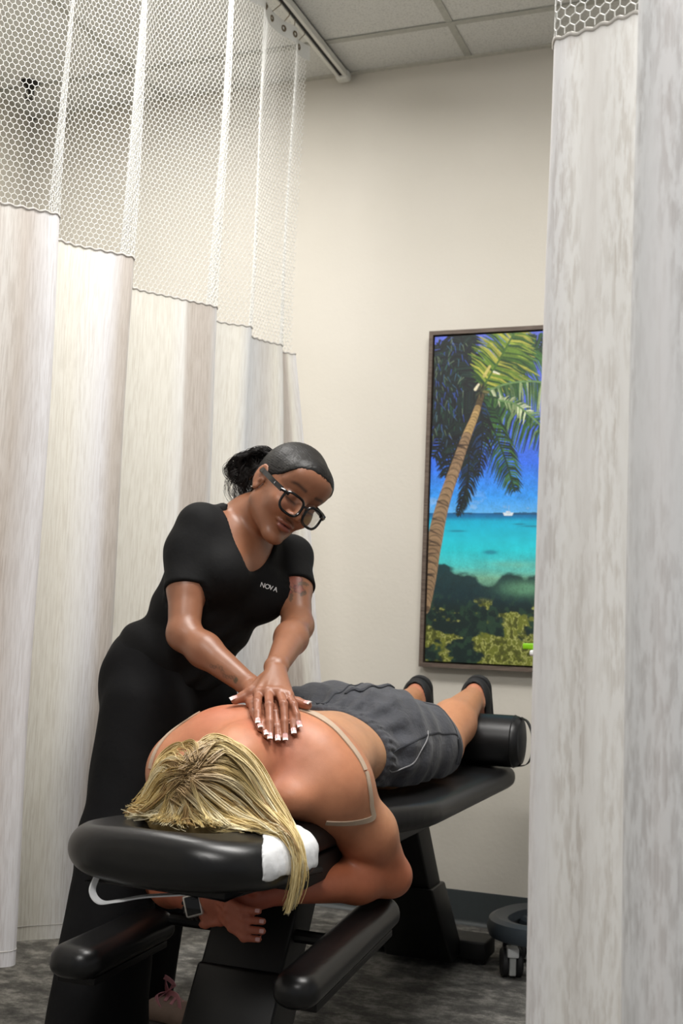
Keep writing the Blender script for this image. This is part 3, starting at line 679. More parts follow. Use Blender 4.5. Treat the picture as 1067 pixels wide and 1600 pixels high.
# crumpled paper cover drawn over the right side of the cradle
def cover_fn(P):
    q = (P-CC)@CR; d = cradle_fn(P, 0.0035)-0.0018*wave(P, 95, 3)-0.0015*wave(P, 210, 5)
    cut = np.maximum(0.128-q[:, 0]+0.55*np.maximum(-q[:, 1]-0.0, 0)-0.15*np.maximum(q[:, 1], 0)+0.004*wave(P, 60, 8), -q[:, 2]-0.014+0.008*wave(P, 50, 9))
    return np.maximum(np.maximum(d, cut), -(d+0.006)-0.0)
F = Field().fn(cover_fn, 0.002); V, Q = F.mesh((-1.2, 1.6, 0.49), (-0.7, 2.05, 0.66), 0.003)
m = Mat('white_paper'); m.set(Roughness=0.8); v = m.coords(); m.color(m.ramp(m.noise(v, 20), [(0.3, lin((226, 228, 230))), (0.7, lin((240, 241, 242)))])); m.bump(m.noise(v, 60, 5), 0.5, 0.003); M_paper = m.m
cover = mesh_obj('paper_cover', relax(V, Q, 1), Q, M_paper)
tag(cover, 'white crumpled paper cover over the right side of the face cradle', 'paper cover')
def ribbon(name, pts, width, up, mat, parent=None, thick=0.0012, n=10):
    P_ = catmull(pts, n); mb = MB(); V = []; Fc = []
    for i, p in enumerate(P_):
        tt = unit(P_[min(i+1, len(P_)-1)]-P_[max(i-1, 0)]); u_ = np.asarray(up[int(i/len(P_)*len(up))] if isinstance(up, list) else up, float)
        w_ = width[0]+(width[1]-width[0])*i/len(P_) if isinstance(width, tuple) else width
        u_ = unit(u_-tt*(u_@tt)); nn = np.cross(tt, u_)
        for a, b in ((-1, -1), (1, -1), (1, 1), (-1, 1)): V.append(p+u_*w_/2*a+nn*thick*b)
    for i in range(len(P_)-1):
        for k in range(4): Fc.append((i*4+k, i*4+(k+1) % 4, i*4+4+(k+1) % 4, i*4+4+k))
    Fc.append((0, 1, 2, 3)); k = (len(P_)-1)*4; Fc.append((k+3, k+2, k+1, k))
    mb.V = [tuple(v) for v in V]; mb.F = Fc; return mb.build(name, mat, parent, angle=60)
def cw(x, y, z): return np.array(Mx @ Vector((x, y, z)))
ribbon('elastic_band', [cw(-0.105, -0.12, -0.035), cw(-0.107, -0.13, -0.062), cw(-0.09, -0.13, -0.078), cw(-0.062, -0.12, -0.074), cw(-0.03, -0.09, -0.067), cw(0.03, -0.05, -0.06), cw(0.07, 0, -0.05)], 0.013, (0.2, 1, 0.1), M_paper, cover)

# ---------------------------------------------------------------- bolster under the ankles
M_bol = vinyl('black_vinyl_bolster', 0.38)
BY, BZ, BR_ = 3.31, PT+0.0725, 0.072
bol = tag(empty('bolster', (AX, BY, PT)), 'black vinyl roll bolster under the ankles at the foot of the table', 'bolster')
pr_ = [(0, -0.275), (0.04, -0.277), (0.062, -0.273), (0.070, -0.262), (0.072, -0.25), (0.072, 0.25), (0.070, 0.262), (0.062, 0.273), (0.04, 0.277), (0, 0.275)]
MB().lathe(pr_, (AX+0.012, BY, BZ), axis='x', n=40).build('roll', M_bol, bol)
for x in (-0.25, 0.252): MB().lathe([(0.0715, -0.002), (0.0735, 0), (0.0715, 0.002)], (AX+0.012+x, BY, BZ), axis='x', n=40).build('piping', M_vinyl, bol)
xe = AX+0.012+0.268
ribbon('strap_handle', [(xe, BY, BZ+0.067), (xe+0.02, BY, BZ+0.055), (xe+0.034, BY, BZ+0.02), (xe+0.036, BY, BZ-0.02), (xe+0.022, BY, BZ-0.058), (xe-0.01, BY, BZ-0.069)], 0.025, (0, 1, 0), M_steel, bol)

# ---------------------------------------------------------------- rolling cart half hidden behind the right curtain
CXc, CYc = -0.66, 3.47
cart = tag(empty('rolling_cart', (CXc, CYc, 0)), 'white therapy cart with dark ring base and casters behind the right curtain', 'cart')
M_ring = plain('slate_plastic', (50, 57, 63), 0.4, var=0.03); M_cw = plain('white_plastic', (222, 224, 224), 0.35, var=0.02)
M_tyre = plain('black_rubber', (22, 22, 24), 0.6); M_lgrey = plain('light_grey_plastic', (176, 178, 176), 0.45)
prof = [(0.112, 0.150), (0.150, 0.158), (0.166, 0.150), (0.172, 0.128), (0.166, 0.106), (0.150, 0.100), (0.122, 0.108), (0.108, 0.128), (0.112, 0.150)]
rb = MB().lathe(prof, (CXc, CYc, 0), n=48)
rb.V = [(x+0.008*math.cos(3*math.atan2(y-CYc, x-CXc)+0.5)*math.cos(math.atan2(y-CYc, x-CXc)), y+0.008*math.cos(3*math.atan2(y-CYc, x-CXc)+0.5)*math.sin(math.atan2(y-CYc, x-CXc)), z) for x, y, z in rb.V]
for k in range(3):
    a = 2*PI*k/3+0.3; rb.tube([(CXc, CYc, 0.118), (CXc+0.13*math.cos(a), CYc+0.13*math.sin(a), 0.118)], 0.018)
rb.build('ring_base', M_ring, cart)
for k, (dx, dy, yaw) in enumerate(((-0.082, -0.085, 0.35), (0.11, -0.07, 0.9), (0.02, 0.135, 0.2), (-0.10, 0.09, 1.2))):
    wx, wy = CXc+dx, CYc+dy; Mc = Matrix.Translation((wx, wy, 0)) @ Matrix.Rotation(yaw, 4, 'Z')
    def loc(p): return tuple(Mc @ Vector(p))
    w = MB(); 
    for sx in (-1, 1):
        t_ = MB().lathe([(0, -0.010), (0.034, -0.010), (0.0395, -0.005), (0.0395, 0.005), (0.034, 0.010), (0, 0.010)], (sx*0.020, 0, 0.0397), axis='x', n=28)
        w.add([loc(v) for v in t_.V], t_.F)
    cs = w.build('caster', M_tyre, cart)
    h_ = MB().box((-0.0095, -0.036, 0.010), (0.0095, 0.036, 0.078), Mc); h_.build('caster_fork', M_lgrey, cs, bevel=0.004)
    b_ = MB().box((-0.016, -0.042, 0.060), (0.016, 0.004, 0.086), Mc); b_.build('brake_lever', M_cw, cs, bevel=0.004)
    MB().tube([loc((0, 0.01, 0.06)), loc((0, 0.01, 0.105))], 0.008).build('caster_stem', M_lgrey, cs)
MB().box((CXc-0.0, CYc-0.03, 0.118), (CXc+0.06, CYc+0.03, 0.86)).build('mast', M_cw, cart, bevel=0.01)
MB().box((CXc-0.028, CYc-0.14, 0.60), (CXc+0.26, CYc+0.14, 0.885)).build('cabinet', M_cw, cart, bevel=0.012)
MB().box((CXc-0.038, CYc-0.15, 0.895), (CXc+0.27, CYc+0.15, 0.912)).build('tray_top', M_cw, cart, bevel=0.006)
MB().box((CXc-0.02, CYc-0.13, 0.885), (CXc+0.25, CYc+0.13, 0.895)).build('tray_gap', M_lgrey, cart, smooth=False)
g = MB().box((CXc-0.062, CYc-0.13, 0.9125), (CXc+0.14, CYc+0.06, 0.930)).build('wipes_packet', plain('lime_green_plastic', (128, 190, 20), 0.4), None, bevel=0.004)
tag(g, 'flat lime green packet lying on the cart top in front of the picture', 'packet')
# ---------------------------------------------------------------- shared anatomy
def head_shape(F, full=True, k=0.012):
    """local head frame: +X the person's right, +Y forward, +Z up; origin between the ears"""
    F.ell((0, -0.012, 0.036), (0.073, 0.094, 0.081), k=k)
    F.ell((0, 0.026, -0.022), (0.060, 0.060, 0.086), k=0.03)
    for s in (-1, 1):
        F.cone((s*0.050, 0.000, -0.050), (s*0.016, 0.066, -0.096), 0.021, 0.014, 0.022)     # jaw
        F.ell((s*0.035, 0.060, -0.026), (0.026, 0.026, 0.026), k=0.022)                      # cheek
        F.cone((s*0.047, 0.056, 0.030), (s*0.014, 0.080, 0.025), 0.011, 0.010, 0.014)        # brow
        F.ell((s*0.0, 0.060, 0.055), (0.056, 0.032, 0.038), k=0.02)                          # forehead
    F.ell((0, 0.074, -0.100), (0.018, 0.016, 0.014), k=0.016)                                # chin
    if not full: return
    for s in (-1, 1):
        F.ell((s*0.031, 0.098, 0.006), (0.018, 0.016, 0.013), k=0.012, op='s')
        F.ell((s*0.031, 0.073, 0.003), (0.0165, 0.0145, 0.0125), k=0.004)                    # closed lid
        F.ell((s*0.031, 0.0885, -0.0055), (0.016, 0.0022, 0.0016), rotm(0, 0, -s*0.25), k=0.002, op='s')
    F.cone((0, 0.085, 0.014), (0, 0.103, -0.022), 0.0085, 0.0105, 0.011)
    F.ell((0, 0.106, -0.028), (0.0115, 0.0105, 0.0095), k=0.006)
    for s in (-1, 1):
        F.ell((s*0.0145, 0.0955, -0.032), (0.0085, 0.0105, 0.0080), k=0.005)
        F.ell((s*0.0065, 0.103, -0.0405), (0.0038, 0.005, 0.0035), k=0.002, op='s')
        F.ell((s*0.0105, 0.0860, -0.0550), (0.0175, 0.0078, 0.0058), rotm(0, s*0.16, -s*0.40), k=0.005)
    F.ell((0, 0.0855, -0.0675), (0.0205, 0.0088, 0.0072), k=0.006)
    F.ell((0, 0.0970, -0.0608), (0.0270, 0.0110, 0.0013), k=0.002, op='s')
    for s in (-1, 1):
        F.ell((s*0.0265, 0.0870, -0.0600), (0.005, 0.006, 0.0035), k=0.003, op='s')
def ear_shape(F, s):
    R = rotm(0.18, 0, s*0.42)
    F.ell((s*0.077, -0.010, -0.004), (0.0055, 0.0175, 0.0300), R, k=0.004)
    F.ell((s*0.081, -0.002, -0.006), (0.0055, 0.0085, 0.0155), R, k=0.004, op='s')
    F.ell((s*0.083, -0.012, 0.010), (0.0030, 0.0085, 0.0100), R, k=0.003, op='s')
    F.ell((s*0.078, 0.000, -0.012), (0.004, 0.004, 0.0055), R, k=0.003)
    F.ell((s*0.076, -0.004, -0.031), (0.0042, 0.007, 0.0075), R, k=0.004)
def nail_mesh(tip, d, up, w, ln, mats, parent, french=False):
    """curved nail plate on the back of a fingertip"""
    d = unit(d); up = unit(np.asarray(up, float)-d*(np.asarray(up, float)@d)); s_ = np.cross(d, up)
    nu, nv = 7, 6; V = []; Fc = []; C = []
    for j in range(nv):
        for i in range(nu):
            a = (i/(nu-1)*2-1); l = (j/(nv-1)-0.62)*ln
            rnd = 1-0.18*(1-min(1, j/1.5))
            V.append(tip+d*l+s_*(a*w/2*rnd)+up*(0.0011+0.0016*(1-a*a)-0.0006*(l/ln)**2)); C.append(lin((240, 236, 232)) if (french and j >= nv-2) else lin((226, 176, 172)))
    for j in range(nv-1):
        for i in range(nu-1): Fc.append((j*nu+i, j*nu+i+1, (j+1)*nu+i+1, (j+1)*nu+i))
    n = len(V); V = V+[v-up*0.0009 for v in V]; C = C+C
    Fc = Fc+[tuple(n+q for q in reversed(f)) for f in Fc]
    rim = [i for i in range(nu)]+[(j+1)*nu-1 for j in range(1, nv)]+[(nv-1)*nu+i for i in range(nu-2, -1, -1)]+[j*nu for j in range(nv-2, 0, -1)]
    for k in range(len(rim)): a, b = rim[k], rim[(k+1) % len(rim)]; Fc.append((a, b, b+n, a+n))
    return mesh_obj('fingernail', V, Fc, mats, parent, colors=np.array(C))
mn = Mat('nail_lacquer'); at = mn.node('ShaderNodeVertexColor', layer_name='Col'); mn.color(at.outputs[0]); mn.set(Roughness=0.15); mn.b.inputs['Coat Weight'].default_value = 0.5
M_nail = mn.m
def skin_mat(name, rough=0.42, sss=0.08, coat=0.15, spot=0.12):
    m = Mat(name); at = m.node('ShaderNodeVertexColor', layer_name='Col'); v = m.coords()
    a = m.ramp(m.noise(v, 45, 5, 0.6), [(0.3, (1-spot, 1-spot*1.25, 1-spot*1.4)), (0.7, (1.0, 1.0, 1.0))])
    c = m.mix(1.0, at.outputs[0], a, 'MULTIPLY'); m.color(c)
    m.set(Roughness=rough); m.b.inputs['Subsurface Weight'].default_value = sss; m.b.inputs['Subsurface Radius'].default_value = (1.0, 0.35, 0.2); m.b.inputs['Subsurface Scale'].default_value = 0.012
    m.b.inputs['Coat Weight'].default_value = coat; m.b.inputs['Coat Roughness'].default_value = 0.35
    m.bump(m.noise(v, 650, 3, 0.6), 0.25, 0.0008)
    return m.m
def finger(F, pts, r, k=0.004):
    n = len(pts); F.chain(pts, [r*(1-0.09*i) for i in range(n)], k)
    for q in pts[1:-1]: F.ell(q, (r*1.05,)*3, k=0.003)

# ---------------------------------------------------------------- person lying face down
lying = tag(empty('person', (AX, 2.6, PT)), 'blond person lying face down on the massage table in grey shorts with bare back', 'person')
PB = Field()
PB.ell((AX, 2.30, 0.676), (0.182, 0.17, 0.094), k=0.04)
PB.ell((AX-0.07, 2.225, 0.692), (0.105, 0.105, 0.078), k=0.05).ell((AX+0.07, 2.225, 0.677), (0.105, 0.105, 0.078), k=0.05)
PB.cone((AX-0.150, 2.185, 0.662), (AX+0.140, 2.185, 0.660), 0.068, None, 0.05)
PB.ell((AX, 2.40, 0.684), (0.165, 0.16, 0.098), k=0.04)
PB.ell((AX, 2.50, 0.675), (0.165, 0.12, 0.088), k=0.04)
PB.ell((AX, 2.62, 0.672), (0.188, 0.13, 0.086), k=0.04)
PB.ell((AX-0.085, 2.675, 0.705), (0.100, 0.125, 0.098), k=0.03).ell((AX+0.085, 2.675, 0.705), (0.100, 0.125, 0.098), k=0.03)
PB.cone((AX, 2.55, 0.862), (AX, 2.28, 0.855), 0.086, 0.080, 0.03, 's')                        # spine furrow
PB.chain([(AX, 2.20, 0.705), (AX+0.003, 2.09, 0.690), (AX+0.006, 1.99, 0.655)], [0.075, 0.060, 0.056], 0.05)
PB.ell((AX+0.100, 2.115, 0.632), (0.055, 0.050, 0.040), k=0.03).ell((AX-0.100, 2.115, 0.632), (0.055, 0.050, 0.040), k=0.03)
PB.cone((AX+0.062, 2.100, 0.676), (AX+0.125, 2.125, 0.668), 0.007, 0.004, 0.016, 's')
PB.frame((AX+0.008, 1.935, 0.640), np.array([(-1, 0, 0), (0, 0, -1), (0, -1, 0)], float).T)
head_shape(PB); ear_shape(PB, 1); ear_shape(PB, -1)
PB.frame()
ELB = {}
for s, sh, el, wr in ((1, (AX+0.156, 2.200, 0.640), (-0.776, 2.365, 0.455), (-0.905, 2.13, 0.455)), (-1, (AX-0.178, 2.195, 0.645), (-1.272, 2.305, 0.406), (-1.078, 2.108, 0.424))):
    sh, el, wr = map(np.array, (sh, el, wr)); m1 = sh*0.5+el*0.5+np.array((s*0.006, 0.008, 0.0)); ELB[s] = (sh, el, wr)
    PB.ell(sh+np.array((s*0.0, 0, 0.004)), (0.062, 0.078, 0.066), k=0.045)
    PB.cone(sh, m1, 0.064, 0.059, 0.03).cone(m1, el, 0.059, 0.042, 0.02)
    m2 = el*0.68+wr*0.32+np.array((0, 0, -0.002)); PB.ell(el+np.array((s*0.004, 0.012, -0.006)), (0.036, 0.036, 0.036), k=0.015)
    PB.cone(el, m2, 0.040, 0.044, 0.02).cone(m2, wr, 0.043, 0.027, 0.02)
    PB.cone(np.array((AX+s*0.09, 2.20, 0.70)), sh*0.8+np.array((AX, 2.25, 0.68))*0.2, 0.075, 0.065, 0.06)
# right hand (further left in view) wraps over the left hand
WL, WR = ELB[1][2], ELB[-1][2]
hn = Vector((0.06, -1, 0.12)).normalized()
HO = np.array((-0.026, 0, 0.012)); pr_c = np.array((-1.010, 2.082, 0.424))+HO; pl_c = np.array((-0.945, 2.098, 0.420))+HO
PB.cone(WR, pr_c, 0.025, 0.022, 0.012).ell(pr_c+np.array((0.012, 0, -0.003)), (0.036, 0.017, 0.036), rotm(0, 0.15, 0), k=0.012)
PB.cone(WL, pl_c, 0.025, 0.022, 0.012).ell(pl_c+np.array((-0.010, 0.0, -0.003)), (0.036, 0.016, 0.036), rotm(0, -0.15, 0), k=0.012)
RT = []
for i, (z0, z1, ln) in enumerate(((0.446, 0.424, 0.073), (0.431, 0.404, 0.080), (0.414, 0.386, 0.076), (0.399, 0.370, 0.062))):
    a = np.array((-0.992+0.004*i, 2.070, z0-0.008))+HO; b = a+np.array((0.030, -0.020, -0.010)); c = b+np.array((ln*0.42, -0.001, (z1-z0)*0.5)); d = c+np.array((ln*0.40, 0.012, (z1-z0)*0.1))
    finger(PB, [a, b, c, d], 0.0092-0.0006*(i == 3)); RT.append((d, d-c))
for i, (z0, ln) in enumerate(((0.436, 0.07), (0.419, 0.076), (0.402, 0.072), (0.387, 0.058))):
    a = np.array((-0.958, 2.088, z0))+HO; b = a+np.array((-0.030, -0.008, -0.006)); c = b+np.array((-0.034, 0.004, -0.010)); d = c+np.array((-0.016, 0.016, -0.006))
    finger(PB, [a, b, c, d], 0.0088)
finger(PB, [HO+q for q in np.array([(-1.022, 2.074, 0.446), (-0.995, 2.062, 0.462), (-0.966, 2.060, 0.464), (-0.942, 2.066, 0.458)])], 0.0105)
finger(PB, [HO+q for q in np.array([(-0.925, 2.085, 0.444), (-0.945, 2.074, 0.466), (-0.965, 2.078, 0.476), (-0.985, 2.084, 0.478)])], 0.0100)
LEG = []
for s, hip, kn, an in ((1, (AX+0.088, 2.69, 0.672), (AX+0.128, 3.03, 0.652), (AX+0.124, 3.355, 0.762)), (-1, (AX-0.088, 2.69, 0.672), (AX-0.070, 3.03, 0.652), (AX-0.055, 3.355, 0.752))):
    hip, kn, an = map(np.array, (hip, kn, an)); LEG.append((s, hip, kn, an))
    PB.cone(hip, kn, 0.094, 0.060, 0.03); PB.cone(kn, kn*0.6+an*0.4+np.array((0, 0, 0.012)), 0.056, 0.062, 0.02).cone(kn*0.6+an*0.4+np.array((0, 0, 0.012)), an, 0.061, 0.035, 0.02)
    for q in (-1, 1): PB.ell(an+np.array((q*0.027, 0.010, -0.012)), (0.012, 0.014, 0.014), k=0.012)
    PB.ell(an+np.array((0, 0.038, 0.012)), (0.029, 0.028, 0.034), k=0.018)                     # heel
    PB.cone(an+np.array((0, 0.030, -0.01)), an+np.array((0.003*s, 0.062, -0.115)), 0.030, 0.028, 0.02)
    PB.ell(an+np.array((0.003*s, 0.070, -0.135)), (0.040, 0.020, 0.045), rotm(0.3, 0, 0), k=0.02)
V, Q = PB.mesh((-1.36, 1.78, 0.33), (-0.64, 3.56, 0.86), 0.0042)
V = relax(V, Q, 1)
def pcol(P):
    n = len(P); c = np.tile(np.array(lin((202, 150, 112))), (n, 1)); x, y, z = P.T
    def bl(w, rgb): 
        nonlocal c
        c = c*(1-w[:, None])+np.array(lin(rgb))*w[:, None]
    ws = wave(P, 26, 11)
    # sun-browned shoulders, arms and hands; paler lower back
    bl(smoothstep(2.32, 2.14, y+0.03*ws)*0.7, (198, 132, 98))
    bl(np.exp(-((x-AX-0.17)/0.10)**2-((y-2.19)/0.12)**2)*0.4, (196, 126, 92))
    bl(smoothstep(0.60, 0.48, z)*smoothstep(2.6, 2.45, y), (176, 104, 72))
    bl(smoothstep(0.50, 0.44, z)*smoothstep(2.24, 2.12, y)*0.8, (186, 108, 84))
    # flushed skin where the back is being worked
    bl(np.exp(-((x-AX+0.09)/0.075)**2-((y-2.17)/0.07)**2)*0.6, (192, 104, 78))
    bl(np.exp(-((x-AX-0.05)/0.07)**2-((y-2.11)/0.05)**2)*0.6, (188, 96, 76))
    bl(smoothstep(2.44, 2.50, y+0.01*ws)*smoothstep(2.7, 2.6, y)*0.5, (214, 166, 124))
    bl(smoothstep(2.85, 2.95, y)*0.9, (196, 138, 100)); bl(smoothstep(3.34, 3.40, y)*0.8, (208, 132, 110))
    for (mx, my) in ((-0.895, 2.30), (-0.93, 2.335), (-1.03, 2.39), (-0.90, 2.25), (-0.86, 2.28), (-0.965, 2.45)):
        bl(np.exp(-((x-mx)**2+(y-my)**2)/0.0034**2)*(z > 0.68)*0.8, (110, 62, 46))
    return c
M_skinP = skin_mat('tanned_skin', 0.48, 0.10, 0.06)
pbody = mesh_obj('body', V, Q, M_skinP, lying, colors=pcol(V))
for (d, dr) in RT: nail_mesh(d+np.array((0.001, -0.0058, 0.0015)), dr, (0, -1, 0.25), 0.0072, 0.0085, M_nail, pbody)

def surf(Fd, pt, dr, off=0.002, start=0.25):
    """slide a point onto a body's surface along a direction (sphere tracing)"""
    dr = unit(dr); p = np.asarray(pt, float)-dr*start
    for _ in range(60):
        d = float(Fd.eval(p[None])[0])-off
        if d < 2e-4: break
        p = p+dr*max(d*0.8, 3e-4)
    return p
def grad(Fd, p):
    e = 0.002; E = np.eye(3)*e; P = np.concatenate([p+E, p-E]); d = Fd.eval(P); return unit(d[:3]-d[3:])

# shorts with gathered waist, pockets and hems
SH = Field()
GY = 2.475
SH.ell((AX, 2.62, 0.674), (0.203, 0.150, 0.100), k=0.04).ell((AX, 2.50, 0.679), (0.176, 0.12, 0.102), k=0.03)
SH.ell((AX-0.085, 2.68, 0.712), (0.112, 0.135, 0.108), k=0.035).ell((AX+0.085, 2.68, 0.712), (0.112, 0.135, 0.108), k=0.035)
SH.ell((AX, 2.70, 0.715), (0.12, 0.15, 0.098), k=0.05)
for s, hip, kn, an in LEG:
    SH.cone(hip+np.array((s*0.004, 0, 0.002)), hip*0.5+kn*0.5+np.array((s*0.012, 0.0, 0.012)), 0.112, 0.103, 0.04)
    SH.cone(hip*0.5+kn*0.5+np.array((s*0.012, 0.0, 0.012)), hip*0.2+kn*0.8+np.array((s*0.012, 0, 0.010)), 0.103, 0.100, 0.01)
def shorts_fold(P):
    x, y, z = P.T; th = np.arctan2(z-0.67, x-AX)
    g = np.exp(-((y-(GY+0.028))/0.022)**2)*0.0032*np.sin(th*58+2*np.sin(y*60))          # elastic gathers
    g2 = np.exp(-((y-GY-0.09)/0.06)**2)*0.0042*np.sin(th*21+3*np.sin(y*18)+y*40)
    w = (0.0050*wave(P*np.array((1, 1.6, 1)), 24, 21)+0.0030*np.sin(y*70+x*90+3*wave(P, 14, 4)))*smoothstep(GY+0.03, GY+0.12, y)
    crease = 0.004*np.exp(-(((x-AX)*0.8+(y-2.78)*1.0+0.02)/0.012)**2)
    return -(g+g2)-w-crease*0
SH.fn(shorts_fold, 0, 'd')
def shorts_cut(P):
    x, y, z = P.T; waist = GY+0.012*np.sin((x-AX)*3)-0.02*(z-0.67)*0-y
    hem = y-(2.885+0.010*np.sin(x*40)-0.02*np.abs(x-AX)*0-0.10*(z-0.70))
    crotch = np.maximum(0.014-np.abs(x-AX), 2.76-y); crotch = -np.maximum(np.abs(x-AX)-0.006, 2.775-y)
    return np.maximum(np.maximum(waist, hem), 0.5980-z)
SH.fn(shorts_cut, 0.006, 'i')
SH.fn(lambda P: np.maximum(np.abs(P[:, 0]-AX-0.02)-0.004-0.25*np.maximum(P[:, 1]-2.84, 0), 2.84-P[:, 1]), 0.02, 's')
V, Q = SH.mesh((-1.26, 2.40, 0.56), (-0.70, 2.95, 0.86), 0.0042)
m = Mat('charcoal_ripstop_cotton'); v = m.coords(); m.color(m.ramp(m.noise(v, 26, 4), [(0.3, lin((56, 58, 64))), (0.7, lin((70, 72, 79)))]))
m.set(Roughness=0.75); m.b.inputs['Sheen Weight'].default_value = 0.15; m.bump(m.noise(v, 38, 6, 0.65), 0.8, 0.007); M_short = m.m
sh = mesh_obj('shorts', relax(V, Q, 1), Q, M_short, lying)
M_short2 = plain('charcoal_seam', (52, 54, 60), 0.8); M_thread = plain('pale_grey_piping', (150, 150, 152), 0.7)
def on_shorts(pts, off=0.001): return [surf(SH, p, (0, 0, -1) if len(p) == 2 or p[2] is None else (AX-p[0], 0, 0.68-p[2]), off, 0.2) for p in [(q[0], q[1], 0.95) if len(q) == 2 else q for q in pts]]
def drape_strip(name, Fd, pts, dirs, width, mat, parent, off=0.0015, thick=0.0012, n=8):
    """strip of cloth lying on a body: each control point is dropped onto the surface"""
    P_ = catmull([np.asarray(p, float) for p in pts], n); D_ = catmull([np.asarray(d, float) for d in dirs], n)
    c = np.array([surf(Fd, p, d, off+thick, 0.12) for p, d in zip(P_, D_)])
    V = []; Fc = []; N_ = len(c); K = 7
    for i in range(N_):
        tt = unit(c[min(i+1, N_-1)]-c[max(i-1, 0)]); nn = grad(Fd, c[i]); s_ = unit(np.cross(tt, nn)); w_ = np.interp(i/(N_-1), np.linspace(0, 1, len(width)), width) if hasattr(width, '__len__') else width
        for a in np.linspace(-1, 1, K):
            q = c[i]+s_*w_/2*a
            for _ in range(2): q = q-grad(Fd, q)*(float(Fd.eval(q[None])[0])-off-thick)
            V.append(q); 
        for a in range(K-1, -1, -1): V.append(V[i*2*K+a]-nn*thick*2)
    M_ = 2*K
    for i in range(N_-1):
        for k in range(M_): Fc.append((i*M_+k, i*M_+M_+k, i*M_+M_+(k+1) % M_, i*M_+(k+1) % M_))
    Fc.append(tuple(range(M_))); k = (N_-1)*M_; Fc.append(tuple(range(k+M_-1, k-1, -1)))
    mb = MB(); mb.V = [tuple(q) for q in V]; mb.F = Fc; return mb.build(name, mat, parent, angle=60)
dn = (0, 0, -1)
drape_strip('pocket_flap', SH, [(AX-0.135, 2.545, 0.9), (AX-0.07, 2.565, 0.9)], [dn, dn], 0.028, M_short2, sh, 0.002)
drape_strip('back_pocket_flap', SH, [(AX+0.020, 2.60, 0.9), (AX+0.075, 2.66, 0.9), (AX+0.105, 2.70, 0.9)], [dn]*3, 0.016, M_short2, sh, 0.002)
drape_strip('centre_seam', SH, [(AX-0.01, 2.50, 0.9), (AX, 2.60, 0.9), (AX+0.01, 2.70, 0.9), (AX+0.02, 2.79, 0.9)], [dn]*4, 0.003, M_short2, sh, 0.0005)
sd = (-1, 0, -0.45)
drape_strip('side_seam', SH, [(-0.70, 2.50, 0.74), (-0.70, 2.62, 0.755), (-0.70, 2.74, 0.755), (-0.70, 2.87, 0.735)], [sd]*4, 0.003, M_short2, sh, 0.0005)
drape_strip('pocket_piping', SH, [(-0.70, 2.505, 0.66), (-0.70, 2.54, 0.655), (-0.70, 2.60, 0.68), (-0.70, 2.655, 0.735)], [(-1, 0, -0.1)]*4, 0.0022, M_thread, sh, 0.0008)
drape_strip('hem_band', SH, [(AX+0.06, 2.862, 0.9), (AX+0.12, 2.866, 0.9), (-0.70, 2.868, 0.80), (-0.69, 2.87, 0.72), (-0.69, 2.872, 0.66)], [dn, dn, (-1, 0, -1), (-1, 0, -0.3), (-1, 0, 0)], 0.022, M_short, sh, 0.001)
drape_strip('hem_tab', SH, [(-0.69, 2.855, 0.72), (-0.69, 2.862, 0.67), (-0.69, 2.865, 0.63)], [(-1, 0, -0.3), (-1, 0, 0), (-1, 0, 0)], 0.016, M_short2, sh, 0.003)
# unfastened bra: back band and straps fallen over the upper arms
M_bra = plain('taupe_elastic', (190, 168, 146), 0.6, var=0.05)
br = drape_strip('bra', PB, [(AX-0.12, 2.43, 0.9), (AX-0.04, 2.37, 0.9), (AX+0.02, 2.305, 0.9), (AX+0.08, 2.245, 0.9), (AX+0.13, 2.205, 0.85), (-0.79, 2.188, 0.80), (-0.72, 2.185, 0.70)],
                 [dn, dn, dn, (-0.2, 0, -1), (-0.6, 0, -1), (-1, 0, -0.8), (-1, 0, -0.3)], (0.020, 0.040, 0.052, 0.048, 0.032, 0.018, 0.014), M_bra, lying)
drape_strip('fallen_strap', PB, [(-0.71, 2.186, 0.70), (-0.69, 2.188, 0.655), (-0.69, 2.195, 0.612), (-0.70, 2.175, 0.585), (-0.74, 2.14, 0.567), (-0.83, 2.09, 0.575)],
            [(-1, 0, -0.3), (-1, 0, 0), (-1, 0.1, 0.1), (-0.8, 0.5, 0.2), (-0.4, 1, 0.3), (0, 1, 0.2)], 0.012, M_bra, br)
drape_strip('fallen_strap', PB, [(-1.14, 2.19, 0.9), (-1.185, 2.155, 0.85), (-1.205, 2.12, 0.75), (-1.215, 2.09, 0.66)], [dn, (0.3, 0.2, -1), (0.4, 0.8, -0.6), (0.3, 1, 0)], 0.011, M_bra, br)

